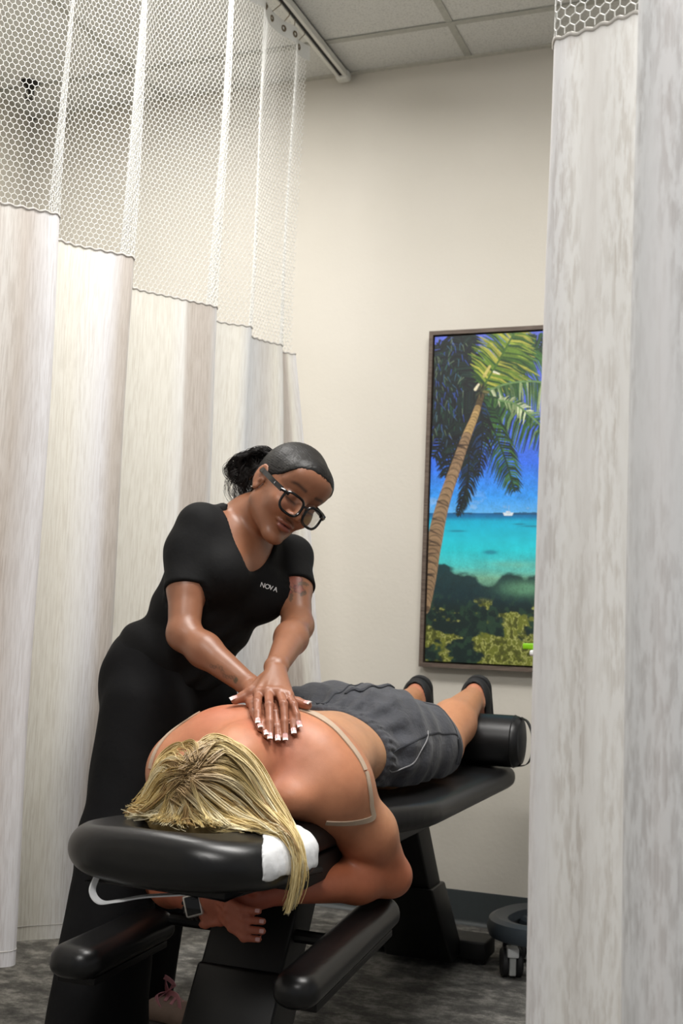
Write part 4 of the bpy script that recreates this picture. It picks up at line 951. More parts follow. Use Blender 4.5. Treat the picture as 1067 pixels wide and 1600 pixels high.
# slip-on shoes hooked on the heels
M_shoe = plain('black_foam_clog', (24, 24, 26), 0.7)
for s, hip, kn, an in LEG:
    c = an+np.array((0, 0.034, 0)); F = Field()
    F.ell(an+np.array((0, 0.050, 0.010)), (0.043, 0.034, 0.052), k=0.02).cone(an+np.array((0, 0.060, -0.01)), an+np.array((0.003*s, 0.082, -0.14)), 0.042, 0.048, 0.02).ell(an+np.array((0.003*s, 0.080, -0.165)), (0.050, 0.032, 0.042), k=0.02)
    F.ell(an+np.array((0, 0.036, 0.004)), (0.0315, 0.034, 0.045), k=0.004, op='s').cone(an+np.array((0, 0.03, -0.02)), an+np.array((0, 0.052, -0.10)), 0.033, 0.033, 0.006, 's')
    F.cone(an+np.array((0, -0.02, 0.0)), an+np.array((0, -0.02, -0.09)), 0.047, 0.047, 0.004, 's')
    V, Q = F.mesh(an-np.array((0.08, 0.06, 0.24)), an+np.array((0.08, 0.13, 0.09)), 0.0032)
    so = mesh_obj('slip_on_shoe', relax(V, Q, 1), Q, M_shoe, lying)
    F = Field().cone(an+np.array((0, 0.080, 0.030)), an+np.array((0.003*s, 0.115, -0.16)), 0.040, 0.048, 0.02); F.fn(lambda P, a=an: np.abs((P-a)@unit((0, 1, 0.17))-0.088)-0.008, 0.006, 'i')
    V, Q = F.mesh(an-np.array((0.08, 0.0, 0.24)), an+np.array((0.08, 0.17, 0.10)), 0.0035); mesh_obj('shoe_sole', relax(V, Q, 1), Q, M_shoe, so)
# watch with a beaded strap on the right wrist
M_beadk = plain('dark_beads', (40, 36, 34), 0.3, 0.3); M_bezel = plain('crystal_bezel', (206, 202, 196), 0.25, 0.5); M_scr = plain('black_glass', (10, 11, 12), 0.08, bump=0)
wt = tag(empty('smartwatch', tuple(WR)), 'square black smartwatch with sparkling pale bezel on the wrist below the face cradle', 'watch')
wc = np.array((-1.066, 2.064, 0.420)); xa = unit((0.28, 0.05, -0.95)); yn = unit((0.30, -1, 0.12)); za = unit(np.cross(xa, yn)); xa = np.cross(yn, za)
Mw = Matrix(((za[0], -yn[0], xa[0], wc[0]), (za[1], -yn[1], xa[1], wc[1]), (za[2], -yn[2], xa[2], wc[2]), (0, 0, 0, 1)))
MB().box((-0.0175, -0.004, -0.021), (0.0175, 0.006, 0.021), Mw).build('case', M_bezel, wt, bevel=0.005)
MB().box((-0.0135, -0.0046, -0.017), (0.0135, -0.002, 0.017), Mw).build('screen', M_scr, wt, bevel=0.002)
mb = MB(); cw_ = np.array((-1.072, 2.0965, 0.420)); ax_ = unit(WL*0+np.array((0.35, -0.25, -0.02)))
e1 = unit(np.cross(ax_, (0, 0, 1))); e2 = np.cross(ax_, e1)
for k in range(20):
    a = 2*PI*k/20; q = cw_+(e1*math.cos(a)+e2*math.sin(a))*0.0315
    n_ = 8; mb.lathe([(0, -0.0042), (0.003, -0.003), (0.0042, 0), (0.003, 0.003), (0, 0.0042)], tuple(q), n=n_)
mb.build('beaded_strap', M_beadk, wt)
# blond hair: a scalp layer plus locks falling over the cradle
def strands_mesh(name, curves, rad, cols, mat, parent, sides=3):
    """curves: (n, m, 3); rad (n, m); cols (n, m, 3) -> one mesh of thin tapered tubes"""
    C = np.asarray(curves); n, m, _ = C.shape; T = np.gradient(C, axis=1); T /= np.linalg.norm(T, axis=2, keepdims=True)+1e-12
    up = np.array((0.21, -0.43, 0.87)); N1 = np.cross(T, up); N1 /= np.linalg.norm(N1, axis=2, keepdims=True)+1e-9; N2 = np.cross(T, N1)
    ring = [C+rad[..., None]*(N1*math.cos(2*PI*k/sides)+N2*math.sin(2*PI*k/sides)) for k in range(sides)]
    V = np.stack(ring, 2).reshape(-1, 3); base = (np.arange(n)[:, None]*m+np.arange(m-1)[None]).ravel()*sides
    Fq = np.concatenate([np.stack([base+k, base+sides+k, base+sides+(k+1) % sides, base+(k+1) % sides], 1) for k in range(sides)])
    return mesh_obj(name, V, Fq, mat, parent, colors=np.repeat(np.asarray(cols).reshape(-1, 3), sides, 0))
def resample(P, m):
    P = catmull(P, 16); s_ = np.r_[0, np.cumsum(np.linalg.norm(np.diff(P, axis=0), axis=1))]; t_ = np.linspace(0, s_[-1], m)
    return np.stack([np.interp(t_, s_, P[:, k]) for k in range(3)], 1)
m = Mat('blond_hair'); at = m.node('ShaderNodeVertexColor', layer_name='Col'); m.color(at.outputs[0]); m.set(Roughness=0.42); m.b.inputs['Specular IOR Level'].default_value = 0.6
M_blond = m.m
HG = [[(-0.974,1.819,0.686),(-0.996,1.816,0.663),(-1.042,1.832,0.635),(-1.088,1.850,0.622)],
 [(-0.979,1.821,0.692),(-1.006,1.822,0.681),(-1.035,1.832,0.652),(-1.075,1.845,0.630)],
 [(-0.979,1.825,0.701),(-1.011,1.837,0.708),(-1.031,1.838,0.688),(-1.052,1.848,0.655),(-1.072,1.845,0.630)],
 [(-0.964,1.837,0.717),(-0.989,1.875,0.745),(-1.032,1.880,0.730),(-1.041,1.853,0.699),(-1.074,1.880,0.635)],
 [(-0.963,1.842,0.722),(-0.969,1.903,0.751),(-0.914,1.880,0.750),(-0.870,1.880,0.720),(-0.843,1.870,0.674),(-0.795,1.845,0.640),(-0.748,1.80,0.585),(-0.757,1.80,0.509)],
 [(-0.958,1.831,0.707),(-0.936,1.865,0.730),(-0.903,1.900,0.714),(-0.852,1.880,0.676),(-0.794,1.840,0.641),(-0.744,1.80,0.605),(-0.739,1.80,0.551),(-0.760,1.80,0.501)],
 [(-0.956,1.825,0.695),(-0.921,1.849,0.703),(-0.885,1.892,0.669),(-0.812,1.840,0.644),(-0.755,1.80,0.618),(-0.735,1.80,0.576),(-0.745,1.80,0.530)],
 [(-0.956,1.821,0.685),(-0.918,1.836,0.673),(-0.885,1.875,0.645),(-0.835,1.850,0.630),(-0.767,1.80,0.622),(-0.744,1.80,0.590)],
 [(-0.959,1.818,0.675),(-0.928,1.826,0.652),(-0.895,1.835,0.630),(-0.850,1.810,0.626),(-0.809,1.800,0.624)],
 [(-0.964,1.815,0.668),(-0.947,1.818,0.644),(-0.930,1.815,0.625),(-0.905,1.785,0.622)],
 [(-0.974,1.815,0.667),(-0.978,1.813,0.644),(-0.984,1.805,0.626),(-0.975,1.775,0.622)],
 [(-0.981,1.816,0.675),(-1.000,1.816,0.650),(-1.035,1.815,0.628),(-1.065,1.805,0.624)]]
MS = 26; HGr = [resample(np.array(q), MS) for q in HG]
HF = Field(); HF.ell((-0.977, 1.905, 0.650), (0.088, 0.085, 0.094), k=0.02).ell((-0.980, 1.965, 0.645), (0.080, 0.075, 0.088), k=0.02)
HF.cone((-0.985, 1.96, 0.70), (-0.99, 2.045, 0.705), 0.045, 0.03, 0.03); HF.fn(lambda P: cradle_fn(P, 0.002), 0.004); 
HF.fn(lambda P: 0.600-P[:, 2]+np.where(P[:, 0] < -0.80, 0, 1.0), 0.002, 's')
rg = np.random.default_rng(17)
CU = []; CO = []; RA = []; LV = []
groups = [([0, 1, 2, 3], 800), ([4, 5, 6, 7, 8, 9], 1700), ([9, 10, 11, 0], 640), ([3, 4], 0)]
base_c = np.array([lin((236, 216, 160)), lin((224, 200, 138)), lin((246, 234, 196)), lin((200, 172, 114)), lin((170, 140, 92))])
hc = np.array((-0.977, 1.905, 0.650))
for ids, cnt in groups:
    clump = None
    for k in range(cnt):
        if k % 14 == 0: cu = rg.uniform(0, len(ids)-1.001); coff = rg.normal(0, 0.0035, 3); clv = rg.uniform(0.001, 0.011); cph = rg.uniform(0, 6.28); ccol = base_c[rg.choice(5, p=[.34, .26, .2, .13, .07])]; ct = rg.uniform(-0.06, 0.05); clift = rg.uniform(0, 0.010)
        u = np.clip(cu+rg.normal(0, 0.055), 0, len(ids)-1.001); i = int(u); f = u-i
        P = HGr[ids[i]]*(1-f)+HGr[ids[i+1]]*f; t_ = np.linspace(0, 1, MS)
        d0 = rg.normal(0, 0.0028, 3)+coff*0.6+np.array((ct*0.3, 0, ct*0.1)); P = P+d0*(1-t_[:, None])*1.0+coff+rg.normal(0, 0.0009, 3)
        P = P+np.stack([np.sin(t_*5+cph), np.cos(t_*4+cph*1.7), np.sin(t_*6+cph*0.6)], 1)*0.0035*np.sin(t_*PI)[:, None]
        if rg.random() < 0.10: P = P+np.stack([np.sin(t_*rg.uniform(4, 9)+rg.uniform(0, 6)), np.cos(t_*rg.uniform(3, 8)), np.sin(t_*rg.uniform(4, 9)+1)], 1)*0.008*t_[:, None]
        # lengthen or trim, then lift out of the head and the pad
        L_ = rg.uniform(0.88, 1.10); tt = np.clip(np.linspace(0, L_, MS), 0, 1); P = np.stack([np.interp(tt, t_, P[:, q]) for q in range(3)], 1)+ (np.maximum(np.linspace(0, L_, MS)-1, 0)*0.3)[:, None]*(P[-1]-P[-3])[None]*4
        CU.append(P); base = ccol*rg.uniform(0.82, 1.15); root = np.array(lin((160, 132, 92)))
        w = smoothstep(0.0, 0.22, t_)[:, None]*(0.75+0.25*smoothstep(0.2, 1.0, t_)[:, None]); CO.append(root*(1-w)+base*w)
        LV.append(clv+rg.uniform(0, 0.0015)); RA.append(0.00082*rg.uniform(0.7, 1.3)*(1-0.75*t_**3)+0.00015+clift*0)
CU = np.array(CU); flat = CU.reshape(-1, 3); lift = np.repeat(np.array(LV), MS)
for _ in range(3):
    d = HF.eval(flat); need = np.maximum(lift-d, 0)*(d < lift)
    e = 0.003; gx = np.stack([HF.eval(flat+np.eye(3)[k]*e)-HF.eval(flat-np.eye(3)[k]*e) for k in range(3)], 1); gx /= np.linalg.norm(gx, axis=1)[:, None]+1e-9
    flat = flat+gx*need[:, None]*0.9
CU = flat.reshape(CU.shape)
for _ in range(5): CU[:, 1:-1] = 0.25*CU[:, :-2]+0.5*CU[:, 1:-1]+0.25*CU[:, 2:]
hair = strands_mesh('hair', CU, np.array(RA), np.array(CO), M_blond, lying)
SF = Field(); SF.ell((-0.977, 1.905, 0.650), (0.086, 0.083, 0.092), k=0.02).ell((-0.985, 1.870, 0.612), (0.088, 0.062, 0.035), k=0.03).ell((-0.980, 1.965, 0.645), (0.078, 0.073, 0.086), k=0.02).cone((-0.985, 1.96, 0.70), (-0.99, 2.045, 0.705), 0.044, 0.026, 0.03)
SF.fn(lambda P: 0.0012*np.sin(np.arctan2(P[:, 0]+0.973, P[:, 2]-0.69)*46+4*np.sin(P[:, 1]*60)), 0, 'd')
SF.fn(lambda P: 0.592-P[:, 2], 0.004, 'i')
V, Q = SF.mesh((-1.09, 1.79, 0.55), (-0.87, 2.09, 0.77), 0.0035)
cc = np.tile(np.array(lin((190, 162, 108))), (len(V), 1)); mesh_obj('hair_underlayer', V, Q, M_blond, hair, colors=cc)
# ---------------------------------------------------------------- standing person
stand = tag(empty('person', (-1.40, 2.44, 0)), 'person in black scrubs and black-rimmed glasses standing and pressing both hands on the bare back', 'person')
pel = np.array((-1.335, 2.45, 0.862)); uz = unit((0.145, 0.055, 0.335)); lat = -unit((0.48, 0.876, 0)); lat = unit(lat-uz*(lat@uz)); fw = np.cross(uz, lat)
TM = np.stack([lat, fw, uz], 1)
SHR = np.array((-1.280, 2.375, 1.112)); SHL = np.array((-1.138, 2.625, 1.118)); ELR = np.array((-1.243, 2.30, 0.928)); ELL = np.array((-1.062, 2.505, 0.955))
WRR = np.array((-1.066, 2.272, 0.826)); WRL = np.array((-1.003, 2.262, 0.868))
HSC = 0.97; HC = np.array((-1.088, 2.470, 1.259))
HM = np.array([[-0.438, 0.690, 0.576], [-0.800, -0.592, 0.100], [0.410, -0.417, 0.811]])
_u, _s, _v = np.linalg.svd(HM); HM = _u@_v
def torso(F, g=0.0, k=0.035):
    F.frame(pel, TM)
    F.ell((0, -0.005, -0.02), (0.140+g, 0.100+g, 0.120+g), k=k)
    for s in (-1, 1): F.ell((s*0.060, -0.028, -0.055), (0.074+g, 0.068+g, 0.095+g), k=k)
    F.ell((0, 0.005, 0.115), (0.122+g, 0.092+g, 0.105+g), k=k)
    F.ell((0, 0.005, 0.230), (0.138+g, 0.102+g, 0.125+g), k=k)
    for s in (-1, 1): F.ell((s*0.066, 0.072, 0.225), (0.060+g, 0.058+g, 0.062+g), k=0.03)
    F.cone((-0.115, -0.005, 0.300), (0.115, -0.005, 0.300), 0.048+g, None, 0.05)
    F.cone((0, -0.02, 0.30), (0, -0.005, 0.37), 0.075+g, 0.055+g, 0.05)
    F.frame()
BF = Field(); torso(BF)
NB = pel+TM@np.array((0, -0.01, 0.366))
BF.cone(NB, HC+HM@np.array((0, -0.022, -0.055)), 0.053, 0.050, 0.03)
BF.cone(NB+TM@np.array((-0.03, 0.02, 0)), HC+HM@np.array((-0.035, -0.005, -0.05)), 0.022, 0.022, 0.03)
BF.frame(HC, HM, HSC); head_shape(BF); ear_shape(BF, 1); ear_shape(BF, -1); BF.frame()
for s, sh, el, wr in ((1, SHR, ELR, WRR), (-1, SHL, ELL, WRL)):
    m1 = sh*0.55+el*0.45; BF.ell(sh, (0.046, 0.046, 0.046), k=0.04); BF.cone(sh, m1, 0.044, 0.041, 0.02).cone(m1, el, 0.041, 0.034, 0.02)
    BF.ell(el, (0.031, 0.031, 0.031), k=0.015); m2 = el*0.68+wr*0.32; BF.cone(el, m2, 0.033, 0.036, 0.018).cone(m2, wr, 0.036, 0.023, 0.018)
# lower hand (right) flat on the back, upper hand (left) pressing over it
kk = 0.0035
def hand(F, wr, mcp, pip, tip, thumb, rf):
    F.ell(wr, (0.0235, 0.0235, 0.020), k=0.012)
    for i, q in enumerate(mcp): F.cone(wr*0.75+q*0.25, q, 0.0165, 0.0115, 0.010)
    for a, b in zip(mcp[:-1], mcp[1:]): F.cone(a, b, 0.0105, None, 0.005)
    for a, b, c_, r in zip(mcp, pip, tip, rf):
        dd = b*0.42+c_*0.58+np.array((0, 0, 0.0028)); F.chain([a, b, dd, c_], [r*1.08, r, r*0.92, r*0.80], kk); F.ell(b, (r*1.08,)*3, k=0.002)
    F.chain(thumb, [0.0165, 0.0125, 0.0105, 0.0090], 0.005)
A_ = lambda *q: [np.array(v, float) for v in q]
mR = A_((-0.948, 2.190, 0.802), (-0.972, 2.187, 0.804), (-1.000, 2.185, 0.801), (-1.020, 2.187, 0.797)); pR = A_((-0.918, 2.150, 0.790), (-0.942, 2.132, 0.784), (-0.970, 2.128, 0.782), (-0.993, 2.138, 0.784))
tR = A_((-0.897, 2.118, 0.770), (-0.918, 2.092, 0.752), (-0.936, 2.078, 0.748), (-0.950, 2.080, 0.760))
tR = [surf(PB, q, (0, 0, -1), 0.0068, 0.1) for q in tR]
thR = A_((-1.010, 2.235, 0.815), (-0.960, 2.225, 0.806), (-0.930, 2.212, 0.802), (-0.904, 2.200, 0.7985))
hand(BF, WRR, mR, pR, tR, thR, (0.0082, 0.0085, 0.0082, 0.0074))
mL = A_((-0.998, 2.170, 0.818), (-0.975, 2.168, 0.822), (-0.952, 2.170, 0.821), (-0.935, 2.174, 0.817)); pL = A_((-0.982, 2.132, 0.803), (-0.950, 2.118, 0.800), (-0.926, 2.132, 0.803), (-0.912, 2.148, 0.802))
tL = A_((-0.960, 2.090, 0.776), (-0.928, 2.078, 0.762), (-0.906, 2.100, 0.768), (-0.892, 2.130, 0.780))
tL = [surf(PB, q, (0, 0, -1), 0.0095, 0.1) for q in tL]
thL = A_((-1.010, 2.225, 0.842), (-1.028, 2.200, 0.818), (-1.042, 2.192, 0.808), (-1.054, 2.182, 0.801))
hand(BF, WRL, mL, pL, tL, thL, (0.0084, 0.0087, 0.0083, 0.0075))
V, Q = BF.mesh((-1.58, 2.02, 0.72), (-0.84, 2.78, 1.41), 0.0027)
V = relax(V, Q, 1)
def tcol(P):
    n = len(P); c = np.tile(np.array(lin((150, 101, 74))), (n, 1)); L_ = (P-HC)@HM/HSC; x, y, z = L_.T
    inh = (np.abs(x) < 0.09) & (np.abs(y) < 0.13) & (np.abs(z) < 0.135)
    def bl(w, rgb):
        nonlocal c
        w = np.clip(w, 0, 1)[:, None]; c = c*(1-w)+np.array(lin(rgb))*w
    bl(inh*np.exp(-((np.abs(x)-0.035)/0.02)**2-((z+0.028)/0.02)**2)*(y > 0.03)*0.3, (172, 104, 76))
    lips = np.exp(-(x/0.0235)**6)*np.exp(-((z+0.0625)/0.0105)**4)*(y > 0.082); bl(inh*lips*0.85, (136, 74, 66))
    bl(inh*np.exp(-(x/0.023)**6)*np.exp(-((z+0.0605)/0.0016)**2)*(y > 0.08)*0.9, (60, 26, 24))
    ax = np.abs(x); brow = np.exp(-((z-0.0315-0.10*np.minimum(ax-0.012, 0.026)+0.35*np.maximum(ax-0.040, 0))/0.0042)**2)*smoothstep(0.010, 0.016, ax)*smoothstep(0.056, 0.046, ax)*(y > 0.05); bl(inh*brow*0.85, (44, 28, 22))
    lash = np.exp(-((z+0.0048-0.1*(ax-0.031))/0.0018)**2)*smoothstep(0.050, 0.046, ax)*smoothstep(0.013, 0.017, ax)*(y > 0.072); bl(inh*lash*0.9, (26, 16, 14))
    bl(inh*np.exp(-((ax-0.031)/0.020)**2-((z-0.006)/0.012)**2)*(y > 0.07)*0.35, (108, 66, 48))
    # hands a little rosier; oiled knuckles
    bl(smoothstep(0.85, 0.80, P[:, 2])*(P[:, 0] > -1.07)*0.45, (178, 112, 88))
    for q in pL+pR: bl(np.exp(-(np.linalg.norm(P-q-np.array((0, 0, 0.006)), axis=1)/0.006)**2)*0.5, (112, 66, 50))
    # flower tattoo on the left upper arm
    axis = unit(ELL-SHL); o = SHL*0.47+ELL*0.53; q = P-o; a = q@axis; e1 = unit(np.array((0.30, -0.92, 0.0))-axis*(np.array((0.30, -0.92, 0.0))@axis)); e2 = np.cross(axis, e1)
    near = (np.linalg.norm(q-np.outer(a, axis), axis=1) < 0.06) & (q@e1 > 0.004); b_ = q@e2
    for (ca, cb, r0, ph, pet) in ((-0.002, 0.0, 0.026, 0.4, 5), (0.026, 0.016, 0.017, 1.2, 5), (-0.026, 0.016, 0.016, 2.0, 5), (0.024, -0.016, 0.013, 0.2, 5)):
        rr = np.hypot(a-ca, b_-cb); th = np.arctan2(b_-cb, a-ca)+ph; edge = r0*(0.62+0.38*np.abs(np.cos(th*pet/2)))
        bl(near*(rr < edge)*0.5, (146, 58, 50)); bl(near*np.exp(-((rr-edge)/0.0016)**2)*0.65, (58, 34, 32)); bl(near*np.exp(-(np.abs(np.sin(th*pet/2))/0.25)**2)*(rr < edge*0.8)*0.4, (76, 36, 34))
    for (ca, cb, an_) in ((0.034, -0.024, 0.6), (-0.028, -0.014, 2.3), (0.046, 0.004, 0.2), (-0.004, 0.030, 1.6), (0.006, -0.028, 1.2)):
        u_ = (a-ca)*math.cos(an_)+(b_-cb)*math.sin(an_); v_ = -(a-ca)*math.sin(an_)+(b_-cb)*math.cos(an_); bl(near*(((u_/0.012)**2+(v_/0.0045)**2) < 1)*0.6, (56, 62, 52))
    # small script tattoo on the right forearm
    axis = unit(WRR-ELR); q = P-(ELR*0.28+WRR*0.72); a = q@axis; rad = q-np.outer(a, axis); e1 = unit(np.array((0.25, -0.9, -0.15))-axis*(np.array((0.25, -0.9, -0.15))@axis)); e2 = np.cross(axis, e1); b_ = rad@e2
    near = (np.linalg.norm(rad, axis=1) < 0.045) & (rad@e1 > 0.004)
    for s0 in np.linspace(-0.030, 0.030, 9):
        c1 = 0.005*math.sin(s0*160); bl(near*np.exp(-((np.hypot(a-s0, b_-c1-0.004)-0.0032)/0.0012)**2)*0.55, (54, 52, 44))
    bl(near*(((a-0.036)/0.005)**2+((b_-0.001)/0.006)**2 < 1)*0.7, (50, 66, 48))
    return c
M_skinT = skin_mat('brown_skin', 0.42, 0.05, 0.16, 0.12)
tbody = mesh_obj('body', V, Q, M_skinT, stand, colors=tcol(V))
for pips, tips in ((pR, tR), (pL, tL)):
    for b, c_ in zip(pips, tips):
        d = unit(c_-b); n_ = unit(np.array((0.15, -0.45, 0.9))); n_ = unit(n_-d*(n_@d)); nail_mesh(c_+n_*0.0064+d*0.0035, d, n_, 0.0100, 0.0150, M_nail, tbody, True)
for th in (thR, thL):
    d = unit(th[-1]-th[-2]); n_ = unit(np.array((0.1, -0.5, 0.85))); n_ = unit(n_-d*(n_@d)); nail_mesh(th[-1]+n_*0.0072+d*0.0045, d, n_, 0.0110, 0.0160, M_nail, tbody, True)

# scrub top with V neck
M_scrub = Mat('black_scrub_cloth'); v = M_scrub.coords(); M_scrub.color(M_scrub.ramp(M_scrub.noise(v, 12), [(0.3, lin((9, 9, 10))), (0.7, lin((14, 14, 15)))]))
M_scrub.set(Roughness=0.8); M_scrub.b.inputs['Specular IOR Level'].default_value = 0.25; M_scrub.bump(M_scrub.noise(v, 16, 4), 0.5, 0.006); M_scrub = M_scrub.m
TF = Field(); torso(TF, 0.009); TS = Field(); torso(TS, 0.009)
for s, sh, el in ((1, SHR, ELR), (-1, SHL, ELL)):
    c1 = sh*0.50+el*0.50; TF.ell(sh+np.array((0, 0, 0.0)), (0.050, 0.050, 0.050), k=0.035); TF.cone(sh, c1, 0.051, 0.0520, 0.025)
def scrub_fold(P):
    q = (P-pel)@TM; f = 0.0035*wave(P, 30, 41)+0.0035*np.sin(q[:, 2]*70+q[:, 0]*50+3*np.sin(q[:, 0]*25))*smoothstep(0.18, 0.05, q[:, 2])
    return -f
TF.fn(scrub_fold, 0, 'd')
apex = (np.array((-1.142, 2.405, 1.072))-pel)@TM
def vneck(P):
    q = (P-pel)@TM; dz = q[:, 2]-apex[2]; w = 0.24*np.sqrt(np.maximum(dz, 0)); front = np.maximum(np.maximum(np.abs(q[:, 0]-apex[0]*0.75)-np.minimum(w, 0.080), -dz*0.8), -q[:, 1]+0.02-0.45*np.clip(dz-0.06, 0, 0.2))
    top = np.hypot(q[:, 0], q[:, 1]+0.005)-0.074; top = np.maximum(top, 0.325-q[:, 2]); return np.minimum(front, top)
TF.fn(vneck, 0.006, 's')
def sleeves_cut(P):
    d = np.full(len(P), -1.0); ts = TS.eval(P)
    for sh, el in ((SHR, ELR), (SHL, ELL)):
        a = unit(el-sh); c1 = sh*0.52+el*0.48; h = (P-c1)@a; r = np.linalg.norm((P-c1)-np.outer(h, a), axis=1)
        d = np.maximum(d, np.where((r < 0.08) & (ts > 0.006), h, -0.05))
    q = (P-pel)@TM; return np.maximum(d, -(q[:, 2]+0.045+0.01*q[:, 0]))
TF.fn(sleeves_cut, 0.003, 'i')
V, Q = TF.mesh((-1.62, 2.20, 0.80), (-1.02, 2.80, 1.28), 0.0045)
top = mesh_obj('scrub_top', relax(V, Q, 1), Q, M_scrub, stand)
# chest lettering
def lettering(txt, size, origin, xdir, ndir, mat, parent, name, ext=0.0004):
    cu = bpy.data.curves.new(name, 'FONT'); cu.body = txt; cu.size = size; cu.extrude = ext; cu.space_character = 1.08
    tmp = bpy.data.objects.new('tmp', cu); COL.objects.link(tmp); bpy.context.view_layer.update(); me = bpy.data.meshes.new_from_object(tmp.evaluated_get(bpy.context.evaluated_depsgraph_get())); bpy.data.objects.remove(tmp)
    me.materials.clear(); me.materials.append(mat); o = bpy.data.objects.new(name, me); COL.objects.link(o)
    n_ = unit(ndir); x_ = unit(np.asarray(xdir, float)-n_*(np.asarray(xdir, float)@n_)); y_ = np.cross(n_, x_); me.transform(Matrix(((x_[0], y_[0], n_[0], origin[0]), (x_[1], y_[1], n_[1], origin[1]), (x_[2], y_[2], n_[2], origin[2]), (0, 0, 0, 1)))); attach(o, parent)
    return o
M_letter = plain('white_print', (235, 235, 235), 0.6, bump=0)
NOVA_P = np.array((-1.129, 2.435, 1.040)); vd = unit(NOVA_P-CAMP); sp = surf(TF, NOVA_P, vd, 0.001, 0.3)
nn = grad(TF, sp)
x_dir = -lat+uz*0.10; xd = unit(x_dir-nn*(x_dir@nn))
for i, ch in enumerate('NOVA'):
    p_ = sp+xd*(0.0114*i); p_ = p_-grad(TF, p_)*(float(TF.eval(p_[None])[0])-0.0012)
    lettering(ch, 0.0155, p_, xd, grad(TF, p_), M_letter, top, 'chest_letter')

# trousers
TR = Field(); TR.frame(pel, TM); TR.ell((0, -0.008, -0.035), (0.150, 0.108, 0.118), k=0.03)
for s in (-1, 1): TR.ell((s*0.062, -0.030, -0.065), (0.084, 0.078, 0.100), k=0.03)
TR.frame()
TR.chain(A_((-1.362, 2.370, 0.76), (-1.372, 2.290, 0.47), (-1.356, 2.215, 0.06)), [0.106, 0.082, 0.108], 0.03)
TR.chain(A_((-1.325, 2.520, 0.78), (-1.378, 2.520, 0.47), (-1.472, 2.600, 0.075)), [0.100, 0.080, 0.078], 0.03)
TR.ell((-1.36, 2.45, 0.78), (0.09, 0.13, 0.13), k=0.03)
TR.fn(lambda P: -0.006*wave(P*np.array((1, 1, 0.6)), 22, 71)-0.003*wave(P, 60, 5), 0, 'd')
TR.fn(lambda P: np.maximum(0.022-P[:, 2]+0.03*np.clip(P[:, 1]-2.5, -0.1, 0.1), ((P-pel)@TM)[:, 2]-0.022), 0.004, 'i')
V, Q = TR.mesh((-1.64, 2.05, 0.0), (-1.18, 2.78, 1.02), 0.006)
M_trs = Mat('black_trouser_cloth'); v = M_trs.coords(); M_trs.color(M_trs.ramp(M_trs.noise(v, 12), [(0.3, lin((7, 7, 9))), (0.7, lin((11, 11, 13)))])); M_trs.set(Roughness=0.85); M_trs.b.inputs['Specular IOR Level'].default_value = 0.25; M_trs.bump(M_trs.noise(v, 14, 4), 0.5, 0.006)
tr_ = mesh_obj('scrub_trousers', relax(V, Q, 1), Q, M_trs.m, stand)
def waist_pt(a): return pel+TM@np.array((0.172*math.cos(a), 0.118*math.sin(a)-0.006, 0.012))
# slick hair, low bun and curly ponytail
m = Mat('black_hair'); at = m.node('ShaderNodeVertexColor', layer_name='Col'); m.color(at.outputs[0]); m.set(Roughness=0.48); v = m.coords((1, 1, 1)); m.b.inputs['Specular IOR Level'].default_value = 0.35
wv = m.node('ShaderNodeTexNoise'); wv.inputs['Scale'].default_value = 240; wv.inputs['Detail'].default_value = 3; m.link(v, wv.inputs['Vector']); m.bump(wv.outputs['Fac'], 0.3, 0.0008); M_bhair = m.m
HH = Field(); HH.frame(HC, HM, HSC)
HH.ell((0, -0.014, 0.037), (0.0780, 0.0975, 0.0845), k=0.01).ell((0, -0.05, -0.01), (0.060, 0.055, 0.060), k=0.03)
HH.ell((0, 0.0585, 0.054), (0.0635, 0.0385, 0.0445), k=0.03).ell((0, -0.108, 0.040), (0.030, 0.020, 0.030), k=0.02); HH.frame()
def hairline(P):
    L_ = (P-HC)@HM/HSC; x, y, z = L_.T; ax = np.abs(x)
    return (y-0.080+0.004*(ax/0.06)**2)*0.62-(z-0.069)*0.78+0.0035*np.sin(ax*260)*0.3-0.010*np.exp(-((ax-0.066)/0.012)**2)
HH.fn(hairline, 0.005, 'i')
HH.fn(lambda P: -0.0009*np.sin(np.arctan2(((P-HC)@HM)[:, 0], ((P-HC)@HM)[:, 2]-0.03)*90+3*np.sin(((P-HC)@HM)[:, 1]*40)), 0, 'd')
V, Q = HH.mesh(HC-0.17, HC+0.17, 0.0027)
bh = mesh_obj('hair', V, Q, M_bhair, stand, colors=np.tile(np.array(lin((22, 20, 19))), (len(V), 1)))
rg = np.random.default_rng(3); CU = []; RA = []; CO = []; MS = 40; t_ = np.linspace(0, 1, MS)
Bp = HC+HM@np.array((0, -0.112, 0.042)); R0_ = np.array((0.933, 0.359, 0))
